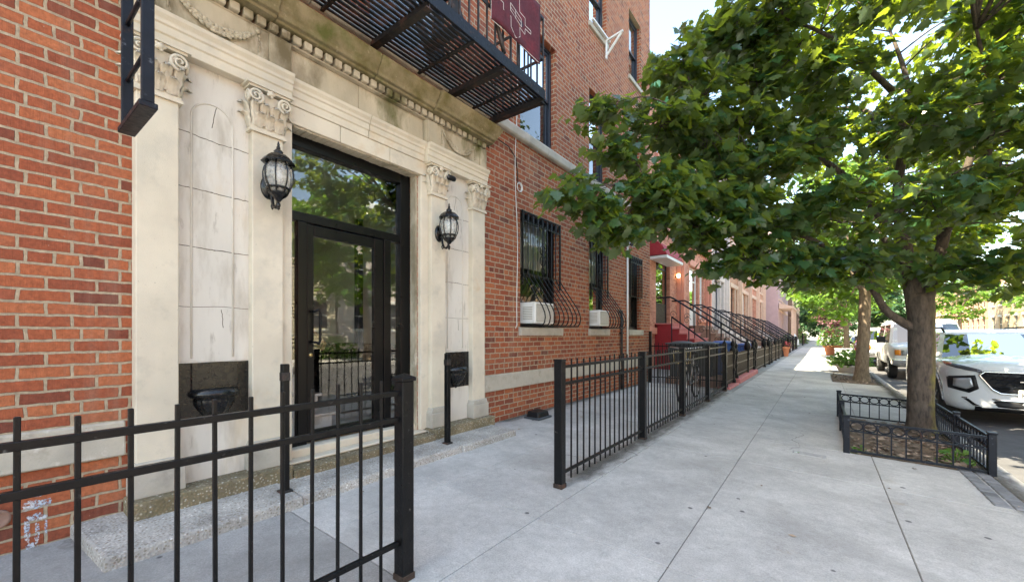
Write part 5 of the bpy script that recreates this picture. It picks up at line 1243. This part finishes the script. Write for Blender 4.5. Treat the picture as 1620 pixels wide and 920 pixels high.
limbs = [([(1.08, 8.0, 1.5), (.96, 7.95, 2.2), (.85, 7.8, 3.2), (.95, 7.7, 4.4), (.75, 7.9, 5.6)], .13, .012),
         ([(1.12, 8.0, 1.5), (1.27, 8.0, 2.2), (1.45, 8.1, 3.0), (1.9, 8.4, 4.6), (2.2, 8.6, 6.0)], .095, .015),
         ([(1.06, 7.98, 1.25), (.74, 7.8, 1.5), (.48, 7.55, 1.95), (-.1, 7.1, 2.5), (-1.0, 6.2, 2.75), (-1.7, 5.0, 2.85)], .065, .013),
         ([(.80, 7.8, 2.6), (.2, 7.2, 3.4), (-.7, 6.4, 4.0), (-1.5, 5.5, 4.1)], .06, .014),
         ([(1.3, 8.05, 2.5), (1.5, 7.3, 3.0), (1.5, 6.8, 3.6), (1.3, 6.4, 4.4)], .055, .014),
         ([(.74, 7.5, 3.6), (.5, 8.2, 4.6), (-.3, 9.2, 5.2)], .06, .015),
         ([(1.5, 8.1, 3.2), (2.3, 8.6, 3.4), (3.2, 9.2, 3.5)], .06, .015),
         ([(.9, 8.0, 2.3), (.6, 9.0, 3.0), (.2, 10.2, 3.4)], .06, .015),
         ([(.74, 7.35, 4.4), (.1, 6.7, 5.0), (-.6, 6.3, 5.4)], .04, .012)]
tree('maple_tree', 'large maple with a mossy trunk standing inside the low ring fence', [(1.10, 8.0, -.24), (1.10, 8.0, .3), (1.11, 8.0, .9), (1.10, 8.0, 1.75)], (.138, .142), limbs, boughs, M['leaf'], M['bark'], 30, 8, .115, MAPLE, 'street trees on the near kerb', 5)
def crown_boughs(c, rx, rz, n, seed, rad, zmin):
    r_ = random.Random(seed); out = []
    while len(out) < n:
        v = Vector((r_.uniform(-1, 1), r_.uniform(-1, 1), r_.uniform(-1, 1)))
        if v.length > 1 or v.length < .35: continue
        p = (c[0]+v.x*rx, c[1]+v.y*rx, c[2]+v.z*rz)
        if p[2] < zmin: continue
        out.append((p, rad*r_.uniform(.7, 1.2), r_.uniform(.7, 1.2)))
    return out
tree('street_tree', 'slim grey trunked tree in the bare pit behind the fenced maple', [(.93, 15.8, -.22), (.95, 15.8, .5), (1.0, 15.85, 1.6), (1.02, 15.9, 3.2)], (.17, .13), [([(1.0, 15.9, 2.4), (.4, 15.6, 3.4), (-.6, 15.2, 4.0)], .08, .02), ([(1.02, 15.9, 2.8), (1.6, 16.2, 3.8), (2.4, 16.4, 4.4)], .07, .02), ([(1.02, 15.9, 3.2), (1, 15.9, 4.4), (.9, 15.8, 6)], .10, .02), ([(1, 15.9, 2.6), (.9, 14.6, 3.2), (.6, 13.6, 3.4)], .05, .015)],
     crown_boughs((.9, 15.9, 4.5), 2.9, 2.3, 64, 11, .7, 2.1), M['leaf_light'], M['bark2'], 20, 6, .17, DIAM, 'street trees on the near kerb', 6)
pt = tree('street_tree', 'bright green tree leaning over the big red flower pot', [(1.1, 29.3, -.3), (1.1, 29.3, 1), (1.0, 29.3, 3)], (.15, .1), [([(1.0, 29.3, 2.6), (.2, 28.8, 4), (-.6, 28.4, 5)], .06, .02), ([(1, 29.3, 2.8), (1.8, 29.6, 4.4), (2.4, 30, 5.4)], .06, .02)],
          crown_boughs((1.0, 29.3, 4.6), 2.8, 2.5, 44, 12, .8, 2.0), M['leaf_light'], M['bark2'], 20, 5, .24, DIAM, 'distant street trees', 7)
for k, (x, y, s, rz, lab) in enumerate([(1.3, 55, 1.15, 1.3, 'bright green tree beyond the purple plum on the near kerb'), (1.2, 72, 1.3, 2.6, 'farthest bright tree above the end of the near sidewalk'), (12.3, 24, 1.15, .8, 'tree across the street left of the parked van'), (12.4, 43, 1.2, 4.1, 'tree across the street behind the van'), (12.2, 66, 1.3, 5.0, 'tree across the street near its far end'), (12.0, 12.8, 1.35, 2.2, 'tree across the street mirrored in the door glass')]):
    dup(pt, (x, y, -.3), rz, lab, 'distant street trees', (s, s, s))
dk = tree('dark_tree', 'dark green tree closing the view at the end of the sidewalk', [(0.5, 92, -.3), (.5, 92, 3)], (.3, .2), [], crown_boughs((.5, 92, 5), 3.6, 4.4, 50, 13, 1.3, .8), M['leaf_dark'], M['bark2'], 22, 5, .40, DIAM, 'trees at the end of the street', 8)
for x, y, s, lab in ((7, 118, 1.6, 'large dark tree at the end of the road'), (13, 112, 1.5, 'dark tree at the end of the road on the far side'), (-4, 121, 1.4, 'dark tree behind the last tan house')): dup(dk, (x, y, -.3), 1.0, lab, 'trees at the end of the street', (s, s, s))
tree('plum_tree', 'small purple leaved plum tree beyond the big flower pot', [(.75, 44, -.2), (.75, 44, .8), (.7, 44, 1.6)], (.07, .05), [], crown_boughs((.7, 44, 2.3), 1.1, 1.3, 26, 14, .5, .7), M['leaf_purple'], M['bark2'], 18, 5, .16, DIAM, None, 9)

def plant(name, label, c, rx, rz, n, leaf, size, seed, flowers=None, cat='plant', parent=None):
    """bushy plant: stems, leaves, flower heads"""
    r_ = random.Random(seed); T = parent or thing(name, label, cat, c)
    P, D, N, S = [], [], [], []; st = MB()
    for k in range(n):
        while True:
            v = Vector((r_.uniform(-1, 1), r_.uniform(-1, 1), r_.uniform(0, 1)))
            if v.length < 1: break
        p = Vector((c[0]+v.x*rx, c[1]+v.y*rx, c[2]+v.z*rz))
        P.append(p); D.append((v.x+r_.gauss(0, .4), v.y+r_.gauss(0, .4), .5+r_.gauss(0, .4))); N.append((r_.gauss(0, .4), r_.gauss(0, .4), 1)); S.append(size*r_.uniform(.6, 1.3))
        if k % 9 == 0: st.tube([c, ((c[0]+p.x)/2, (c[1]+p.y)/2, c[2]+(p.z-c[2])*.6), p], .006, 3)
    st.build('stems', M['bark2'], T, fix=False); leaves_mesh('foliage', leaf, T, P, D, N, S, DIAM)
    if flowers:
        f = MB()
        for k in range(flowers):
            a = r_.random()*6.28; q = r_.uniform(.2, 1); f.sphere((c[0]+rx*q*math.cos(a), c[1]+rx*q*math.sin(a), c[2]+rz*(.35+.5*(1-q))+r_.uniform(-.05, .1)), (.05, .05, .035), 6, 4)
        f.build('flowers', M['flower'], T, fix=False)
    return T
def pot(label, x, y, r, h, mat, n, rx, rz, leaf, seed, flowers=None, size=.1):
    T = thing('flower_pot', label, 'plant pot', (x, y, gz(x))); z = gz(x)
    MB().lathe([(r*.66, 0), (r*.70, .02), (r*.92, h*.82), (r*1.05, h*.83), (r*1.08, h), (r*.95, h), (r*.9, h*.9)], 18, (x, y, z)).build('pot', mat, T)
    plant('', '', (x, y, z+h*.9), rx, rz, n, leaf, size, seed, flowers, parent=T); return T
pot('terracotta pot with dark red flowers at the end of the brown iron fence', -1.72, 28.3, .27, .55, M['pot'], 160, .35, .35, M['leaf_purple'], 21, 26, .10)
pot('big terracotta planter with red flowers and a tall yellow green shrub', .55, 33.5, .48, .62, M['pot'], 520, .85, 1.35, M['leaf_plant'], 22, 46, .15)
pot('low white stone planter full of broad green leaves behind the second tree', .78, 18.6, .42, .26, M['greystone'], 420, .62, .55, M['leaf_plant'], 23, 0, .14)
plant('shrub', 'low yellow green weeds beside the white planter', (.5, 22.2, gz(.5)), .3, .35, 120, M['leaf_plant'], .10, 24)
plant('shrub', 'tall pale bush leaning over the sidewalk near the plum tree', (1.0, 37, gz(1)), .8, 1.5, 420, M['leaf_light'], .16, 25)
plant('shrub', 'bright yellow green bush above the distant dark fence', (-2.6, 66, 0), 1.2, 2.2, 420, M['leaf_plant'], .25, 26)
plant('shrub', 'dark green hedge clump behind the terracotta pot', (-2.6, 47, 0), .9, 1.1, 380, M['hedge'], .16, 27)
plant('shrub', 'leafy green bush on the front steps across the street', (14.2, 12.4, -.2), 1.1, 1.3, 500, M['leaf_plant'], .18, 28)
plant('weed', 'small green weed in the right corner of the fenced tree pit', (1.12, 6.25, gz(1.1)-.03), .11, .17, 60, M['leaf_plant'], .07, 29)
plant('weed', 'tiny green weed in the left corner of the fenced tree pit', (.33, 6.05, gz(.3)-.03), .06, .09, 26, M['leaf_plant'], .05, 30)
bxs = thing('storage_bin', 'pale blue white plastic bin on the kerb behind the planter', 'bin', (.85, 25.4, gz(.85)))
m = MB(); z = gz(.85); m.hexa([(.55, 25.1, z), (1.1, 25.1, z), (1.1, 25.7, z), (.55, 25.7, z), (.5, 25.05, z+.62), (1.15, 25.05, z+.62), (1.15, 25.75, z+.62), (.5, 25.75, z+.62)]); m.build('body', M['whiteplastic'], bxs, bevel=.03, seg=2)
MB().box(.47, 1.18, 25.02, 25.78, z+.622, z+.68).build('lid', M['carsilver'], bxs, bevel=.02)
mc = thing('covered_motorcycle', 'motorcycle under a white cover parked against the yard fence', 'motorcycle', (-2.3, 50, gz(-2.3)))
mx, my = -2.3, 50; z = gz(mx); vs = []; fs = []; n, mm = 22, 12
for i in range(n+1):
    t = i/n; prof = .55+.62*math.exp(-((t-.22)/.14)**2)+.28*math.exp(-((t-.6)/.22)**2)
    for j in range(mm+1):
        a = math.pi*j/mm; wd = .34+.2*math.exp(-((t-.2)/.12)**2); f = .04*noise.noise((t*9, a*3, 2))
        vs.append((mx+(wd+f)*math.cos(a)*(1-.25*math.sin(a)), my-1.1+2.2*t, z+.22+(prof-.1+f)*math.sin(a)**.7*1.05))
for i in range(n):
    for j in range(mm): a = i*(mm+1)+j; fs.append((a, a+1, a+mm+2, a+mm+1))
fs += [tuple(range(mm+1)), tuple(range(n*(mm+1)+mm, n*(mm+1)-1, -1))]
MB().add(vs, fs, 0, True).build('cover', M['cover'], mc)
for y in (my-.85, my+.8):
    MB().tube([(mx, y+.28*math.cos(t*.314), z+.33+.28*math.sin(t*.314)) for t in range(20)], .06, 8, True).build('wheel', M['rubber'], mc)

# ------------------------------------------------------------------ vehicles
def ring(sec, mirror=True): return sec+[(-x, s, z) for (x, s, z) in reversed(sec[1:-1])]
def loft(mb, rings, mi=0, cap=True):
    n = len(rings[0]); vs = [p for r in rings for p in r]
    fs = [(i*n+k, i*n+(k+1) % n, (i+1)*n+(k+1) % n, (i+1)*n+k) for i in range(len(rings)-1) for k in range(n)]
    if cap:
        for r, rev in ((0, True), (len(rings)-1, False)):
            c = [sum(rings[r][k][a] for k in range(n))/n for a in range(3)]; c[1] += (-.02 if r == 0 else .02)
            vs.append(tuple(c)); ci = len(vs)-1
            fs += [(ci, r*n+k, r*n+(k+1) % n) if rev else (ci, r*n+(k+1) % n, r*n+k) for k in range(n)]
    return mb.add(vs, fs, mi, True)
def vehicle(name, label, cx, y0, rz, paint, st, cab, wheels, wr, trim, group='vehicles parked along the kerb', cat='car', arch=.06):
    T = thing(name, label, cat, (cx, y0, RZ+.015), group)
    o3 = Vector((cx, y0, RZ+.015))
    tr = lambda p: (p[0]+o3.x, p[1]+o3.y, p[2]+o3.z)
    rings = []
    for (s, w, zb, zs, zh, b) in st:
        sec = [(0, zb), (.80*w, zb), (.95*w, zb+.05), (.99*w, zb+.16), (w, (zb+zs)/2+.02), (.99*w, zs-.10), (.975*w, zs-.04), (.93*w, zs), (.6*w, zs+(zh-zs)*.72), (.3*w, zs+(zh-zs)*.93), (0, zh)]
        rings.append(ring([(x, s+b*(x/w)**2, z) for x, z in sec]))
    m = MB(); loft(m, rings); m.v = [tr(p) for p in m.v]
    body = m.build('body', [paint, M['carblack']], T)
    # wheel arches cut right through
    c = MB()
    for s in wheels:
        c.lathe([(wr+arch, -1.4), (wr+arch, 1.4)], 28, tr((0, s, wr)), 'x', mi=1)
    cu = c.build('cut', [paint, M['carblack']], None)
    bo = body.modifiers.new('arch', 'BOOLEAN'); bo.object = cu; bo.operation = 'DIFFERENCE'; bo.solver = 'EXACT'; bo.use_self = False
    try: bo.material_mode = 'INDEX'
    except Exception: pass
    dg = bpy.context.evaluated_depsgraph_get(); me = bpy.data.meshes.new_from_object(body.evaluated_get(dg)); body.modifiers.clear(); old = body.data; body.data = me
    bpy.data.objects.remove(cu)
    bv = BVHTree.FromPolygons([v.co.copy() for v in me.vertices], [tuple(p.vertices) for p in me.polygons])
    # cabin: levels of plan rings
    (z0, f0, r0, w0), (z1, f1, r1, w1), (z2, f2, r2, w2) = cab
    def plan(z, f, r, w):
        return ring([(0, f, z), (.5*w, f+.02, z), (.93*w, f+.10, z), (w, f+.24, z), (w, f+(r-f)*.46, z), (w, f+(r-f)*.50, z), (w, r-.30, z), (.93*w, r-.05, z), (0, r, z)])
    L0, L1, L2 = plan(z0, f0, r0, w0), plan(z1, f1, r1, w1), plan(z2, f2, r2, w2)
    lerp = lambda A, B, t: [tuple(a+(b-a)*t for a, b in zip(p, q)) for p, q in zip(A, B)]
    La, Lb = lerp(L0, L1, .06), lerp(L0, L1, .93); n = len(L0); m = MB(); gl = {'windscreen': MB(), 'side_window': MB(), 'rear_window': MB()}
    def strip(A, B, skip=()):
        for k in range(n):
            if k in skip: continue
            m.add([tr(A[k]), tr(A[(k+1) % n]), tr(B[(k+1) % n]), tr(B[k])], [(0, 1, 2, 3)], 0, True)
    front = (0, 1, n-1, n-2); side = (3, 5, n-4, n-6); rear = (7, n-8)
    glass = set(front) | set(side) | set(rear)
    strip(L0, La); strip(La, Lb, glass); strip(Lb, L1); strip(L1, L2)
    m.add([tr(p) for p in L2], [tuple(range(n))], 0)
    cb = m.build('cabin', paint, T, fix=True)
    for k in glass:
        g = gl['windscreen' if k in front else ('side_window' if k in side else 'rear_window')]
        g.add([tr(La[k]), tr(La[(k+1) % n]), tr(Lb[(k+1) % n]), tr(Lb[k])], [(0, 1, 2, 3)], 0, True)
    for nm, g in gl.items(): g.build(nm, M['carglass'], cb)
    m = MB(); m.add([tr(p) for p in lerp(L0, L1, .03)], [tuple(range(n))]); m.build('interior', M['carblack'], cb)
    # seats and wheel hints
    m = MB()
    for x in (-.38, .38): m.hexa([tr((x+dx*.24, f1+.5+ds, z)) for z, ds in ((z0+.04, 0), (z1-.12, .12)) for dx, ds in ((-1, ds), (1, ds), (1, ds+.14), (-1, ds+.14))])
    m.build('seats', M['bingrey'], cb, bevel=.03)
    W = [st_[1] for st_ in st]; hw = max(W)
    for s in wheels:
        for sg in (-1, 1):
            x = sg*(hw-.115); m = MB(); m.lathe([(wr*.66, -.10), (wr*.92, -.11), (wr, -.08), (wr, .08), (wr*.92, .11), (wr*.66, .10)], 28, tr((x, s, wr)), 'x'); wh = m.build('wheel', M['rubber'], T)
            m = MB(); m.lathe([(wr*.68, -.095), (wr*.68, .095), (wr*.62, .10)], 28, tr((x, s, wr)), 'x')
            for k in range(5):
                a = k*1.2566; m.bar(tr((x+sg*.085, s, wr)), tr((x+sg*.09, s+wr*.64*math.cos(a), wr+wr*.64*math.sin(a))), .045, .02)
            m.lathe([(.05, -.01), (.06, 0), (.05, .02)], 12, tr((x+sg*.085, s, wr)), 'x'); m.build('rim', M['alloy'], wh)
    def patch(nm, poly, mat, parent=T, off=.008, th=.02, cuts=2, slope=0):
        """closed panel laid on the nose: outline in (x,z) draped onto the body from the front"""
        bm = bmesh.new(); f = bm.faces.new([bm.verts.new((x, 0, z)) for x, z in poly]); bmesh.ops.triangulate(bm, faces=[f])
        bmesh.ops.subdivide_edges(bm, edges=bm.edges[:], cuts=cuts, use_grid_fill=True)
        for v in bm.verts:
            h = bv.ray_cast(Vector((v.co.x, -2, v.co.z)), Vector((0, 1, 0)))
            v.co.y = (h[0].y if h[0] else .3)-off
        vs = [tr(v.co) for v in bm.verts]; bm.verts.index_update(); fs = [[v.index for v in f.verts] for f in bm.faces]; bm.free()
        o = MB().add(vs, fs, 0, True).build(nm, mat, parent); sm = o.modifiers.new('thick', 'SOLIDIFY'); sm.thickness = th; sm.offset = 0; return o
    def nose(x, z):
        h = bv.ray_cast(Vector((x, -2, z)), Vector((0, 1, 0))); return h[0].y if h[0] else .2
    def sidepanel(nm, poly, mat, sg, off=.006, parent=T):
        bm = bmesh.new(); f = bm.faces.new([bm.verts.new((0, s, z)) for s, z in poly]); bmesh.ops.triangulate(bm, faces=[f]); bmesh.ops.subdivide_edges(bm, edges=bm.edges[:], cuts=2, use_grid_fill=True)
        for v in bm.verts:
            h = bv.ray_cast(Vector((sg*3, v.co.y, v.co.z)), Vector((-sg, 0, 0))); v.co.x = (h[0].x if h[0] else sg*hw)+sg*off
        vs = [tr(v.co) for v in bm.verts]; bm.verts.index_update(); fs = [[v.index for v in f.verts] for f in bm.faces]; bm.free()
        o = MB().add(vs, fs, 0, True).build(nm, mat, parent); sm = o.modifiers.new('thick', 'SOLIDIFY'); sm.thickness = .012; sm.offset = 0; return o
    trim(T, tr, patch, nose, sidepanel, hw)
    # door shut lines and mirrors
    if rz: T.rotation_euler.z = rz
    return T
def mirrors(T, tr, hw, s, z, paint, k=1):
    for sg in (-1, 1):
        m = MB(); m.sphere(tr((sg*(hw+.10), s, z)), (.12*k, .07, .085*k), 12, 8); m.bar(tr((sg*(hw-.12), s+.03, z-.07)), tr((sg*(hw+.06), s+.02, z-.03)), .05, .03); mo = m.build('mirror', paint, T)
def mirror_poly(p): return [(-x, z) for x, z in p][::-1]
def suv_trim(T, tr, patch, nose, sidepanel, hw):
    GR = [(-.50, .90), (.50, .90), (.56, .84), (.42, .62), (.33, .56), (-.33, .56), (-.42, .62), (-.56, .84)]
    g = patch('grille', GR, M['carblack'], off=.004, cuts=3)
    # honeycomb mesh and chrome frame
    m = MB(); dx, dz = .115, .068
    for r in range(6):
        for c in range(-6, 7):
            x = c*dx+(dx/2 if r % 2 else 0); z = .585+r*dz*.82
            half = .33+.2*max(0, (z-.6)/.25)
            if abs(x) > half-.02 or z > .88: continue
            pts = [(x+.052*math.cos(a*1.0472+.5236), z+.034*math.sin(a*1.0472+.5236)) for a in range(6)]
            m.tube([tr((px, nose(px, pz)-.022, pz)) for px, pz in pts], .006, 4, True)
    m.build('mesh', M['iron_blue'], g)
    m = MB(); q = GR+[GR[0]]
    m.tube([tr((x, nose(x, z)-.02, z)) for a, b in zip(q, q[1:]) for t in (0, .25, .5, .75) for x, z in [(a[0]+(b[0]-a[0])*t, a[1]+(b[1]-a[1])*t)]], .013, 6, True); m.build('frame', M['chrome'], g)
    # oval emblem with a slanted letter
    m = MB(); e = lambda x, z: tr((x, nose(0, .765)-.045, z))
    m.tube([e(.095*math.cos(t*.314), .765+.05*math.sin(t*.314)) for t in range(20)], .010, 6, True)
    m.bar(e(-.062, .74), e(-.028, .80), .016); m.bar(e(.028, .73), e(.062, .79), .016); m.bar(e(-.045, .765), e(.045, .768), .014); m.bar(e(-.15, .765), e(-.105, .765), .014); m.bar(e(.105, .765), e(.15, .765), .014)
    m.build('emblem', M['chrome'], g)
    for sg in (1, -1):
        f = (lambda p: p) if sg > 0 else mirror_poly
        hl = patch('headlight', f([(.53, .885), (.53, .925), (.72, .985), (.875, 1.035), (.88, .975), (.70, .915)]), M['darklens'], off=.010)
        patch('reflector', f([(.82, 1.00), (.82, 1.022), (.878, 1.038), (.883, .99)]), M['redlens'], hl, off=.018)
        fp = patch('lamp_surround', f([(.56, .62), (.60, .84), (.86, .80), (.88, .77), (.87, .60), (.66, .54)]), M['carblack'], off=.006)
        patch('lamp', f([(.62, .655), (.645, .79), (.82, .765), (.825, .64), (.69, .60)]), M['lens'], fp, off=.016)
    m_ = patch('lower_intake', [(-.62, .34), (-.72, .44), (.72, .44), (.62, .34)], M['carblack'], off=.008)
    patch('skid_trim', [(-.60, .265), (-.60, .33), (.60, .33), (.60, .265)], M['carblack'], off=.010)
    patch('chrome_strip', [(-.74, .445), (-.74, .47), (.74, .47), (.74, .445)], M['chrome'], off=.012)
    y = nose(0, .50)-.03; m = MB(); m.box(*[v for p in zip(tr((-.16, y, .475)), tr((.16, y+.02, .635))) for v in p]); pl = m.build('number_plate', M['plate'], T, bevel=.006)
    c = bpy.data.curves.new('lettering', 'FONT'); c.body = 'K'; c.size = .12; c.extrude = .002; to = bpy.data.objects.new('lettering', c); COL.objects.link(to)
    bpy.context.view_layer.update(); me = bpy.data.meshes.new_from_object(to.evaluated_get(bpy.context.evaluated_depsgraph_get())); bpy.data.objects.remove(to)
    me.transform(Matrix.Translation((-.135, y-.004, .515)) @ Matrix.Rotation(R(90), 4, 'X') @ Matrix.Diagonal((.8, 1, 1, 1))); me.materials.append(M['ink']); lo = bpy.data.objects.new('lettering', me); COL.objects.link(lo); lo.parent = pl
    mirrors(T, tr, hw, 1.75, 1.10, M['carwhite'])
    for sg in (-1, 1):
        # cladding round the wheel arches and along the sill, door lines, handles, roof rails
        for s in (.95, 3.72):
            pts = [(s+.43*math.cos(a*math.pi/14), .36+.43*math.sin(a*math.pi/14)) for a in range(15)]; pi_ = [(s+.475*math.cos(a*math.pi/14), .36+.475*math.sin(a*math.pi/14)) for a in range(14, -1, -1)]
            sidepanel('arch_trim', pts+pi_, M['carsilver'], sg)
        sidepanel('sill_trim', [(1.42, .30), (3.24, .30), (3.24, .42), (1.42, .42)], M['carblack'], sg)
        for s in (1.62, 2.62, 3.45):
            sidepanel('shut_line', [(s, .45), (s+.012, .45), (s+.012, 1.02), (s, 1.02)], M['carblack'], sg, .001)
        for s in (2.45, 3.35): sidepanel('door_handle', [(s-.2, .90), (s, .90), (s, .93), (s-.2, .93)], M['chrome'], sg, .02)
        m = MB(); m.tube([tr((sg*.62, 2.15, 1.56)), tr((sg*.62, 2.35, 1.65)), tr((sg*.62, 3.9, 1.65)), tr((sg*.62, 4.1, 1.57))], .02, 6); m.build('roof_rail', M['carblack'], T)
    m = MB()
    for x0 in (-.55, .05): m.bar(tr((x0, 1.24, 1.06)), tr((x0+.55, 1.42, 1.16)), .02, .015)
    m.build('wiper', M['carblack'], T)
suv = [(0, .60, .34, .84, .88, .10), (.03, .74, .28, .93, .97, .16), (.10, .86, .25, .985, 1.03, .20), (.28, .915, .23, 1.01, 1.07, .18), (.75, .945, .22, 1.035, 1.13, .06), (1.3, .945, .22, 1.05, 1.15, 0), (2.5, .945, .22, 1.06, 1.09, 0), (4.2, .94, .24, 1.06, 1.08, 0), (4.6, .90, .30, 1.03, 1.06, 0), (4.75, .78, .42, .95, .98, 0)]
vehicle('parked_suv', 'white sport utility car facing us with a dark honeycomb grille', 2.62, 9.9, 0, M['carwhite'], suv, ((1.03, 1.12, 4.62, .87), (1.55, 1.98, 4.2, .66), (1.61, 2.3, 3.95, .52)), (.95, 3.72), .36, suv_trim)
def van_trim(T, tr, patch, nose, sidepanel, hw):
    g = patch('grille', [(-.52, .80), (-.52, 1.02), (.52, 1.02), (.52, .80)], M['carblack'])
    m = MB()
    for z in (.80, .87, .94, 1.02): m.bar(tr((-.52, nose(0, .9)-.02, z)), tr((.52, nose(0, .9)-.02, z)), .02)
    m.build('bars', M['chrome'], g)
    for sg in (1, -1):
        f = (lambda p: p) if sg > 0 else mirror_poly
        patch('headlight', f([(.54, .82), (.54, 1.0), (.74, 1.0), (.74, .82)]), M['lens'], off=.012); patch('turn_signal', f([(.755, .82), (.755, 1.0), (.90, 1.0), (.90, .82)]), M['amber'], off=.012)
    m = MB(); m.hexa([tr(p) for p in [(-.98, -.10, .50), (.98, -.10, .50), (.98, .30, .50), (-.98, .30, .50), (-.98, -.10, .70), (.98, -.10, .70), (.98, .30, .70), (-.98, .30, .70)]]); m.build('bumper', M['chrome'], T, bevel=.03, seg=2)
    for sg in (-1, 1):
        m = MB(); m.box(*[v for p in zip(tr((sg*1.17-.12, .98, 1.22)), tr((sg*1.17+.12, 1.06, 1.44))) for v in p]); m.bar(tr((sg*.95, 1.02, 1.25)), tr((sg*1.1, 1.02, 1.3)), .03); m.build('mirror', M['carblack'], T, bevel=.02)
        for s in (1.3, 2.3, 2.4, 3.6): sidepanel('shut_line', [(s, .6), (s+.014, .6), (s+.014, 1.15), (s, 1.15)], M['carblack'], sg, .001)
vanst = [(0, .84, .50, 1.04, 1.08, .05), (.04, .92, .46, 1.08, 1.12, .06), (.2, .98, .44, 1.12, 1.17, .04), (.85, 1.0, .42, 1.19, 1.27, 0), (3, 1.0, .42, 1.2, 1.22, 0), (5.1, 1.0, .45, 1.2, 1.22, 0), (5.35, .96, .5, 1.15, 1.18, 0)]
vehicle('parked_van', 'old white van with amber turn lights parked behind the maple trunk', 2.85, 18.6, 0, M['vanwhite'], vanst, ((1.18, .82, 5.3, .95), (1.92, 1.42, 5.15, .83), (2.05, 1.75, 4.9, .72)), (.85, 4.3), .36, van_trim, cat='van')
def plain_trim(T, tr, patch, nose, sidepanel, hw):
    patch('grille', [(-.4, .55), (-.4, .72), (.4, .72), (.4, .55)], M['carblack'])
    for sg in (1, -1):
        f = (lambda p: p) if sg > 0 else mirror_poly
        patch('headlight', f([(.5, .66), (.5, .78), (.8, .84), (.82, .70)]), M['lens'], off=.01)
    mirrors(T, tr, hw, 1.55, 1.0, M['carblack'])
sed = [(0, .58, .30, .70, .74, .12), (.04, .74, .24, .78, .82, .16), (.15, .85, .22, .83, .88, .18), (.6, .90, .20, .90, .98, .06), (1.3, .91, .20, .94, 1.02, 0), (3.2, .91, .20, .96, 1.0, 0), (4.3, .86, .28, .93, .97, 0), (4.5, .75, .4, .85, .88, 0)]
sc_ = ((.92, 1.15, 4.1, .82), (1.36, 1.9, 3.5, .62), (1.43, 2.15, 3.2, .5))
vehicle('parked_car', 'white car parked directly behind the old white van', 2.6, 25.5, 0, M['vanwhite'], vanst, ((1.18, .82, 5.3, .95), (1.75, 1.42, 5.15, .83), (1.85, 1.75, 4.9, .72)), (.85, 4.3), .36, van_trim, cat='car')
vehicle('parked_car', 'maroon car parked beyond the two white vehicles', 2.5, 33, 0, M['carred'], sed, sc_, (.85, 3.5), .32, plain_trim)
vehicle('parked_car', 'silver car far down the near kerb', 2.5, 40, 0, M['carsilver'], sed, sc_, (.85, 3.5), .32, plain_trim)
vehicle('parked_car', 'dark blue car far down the near kerb', 2.5, 47, 0, M['cardark'], sed, sc_, (.85, 3.5), .32, plain_trim)
bpy.context.view_layer.update()
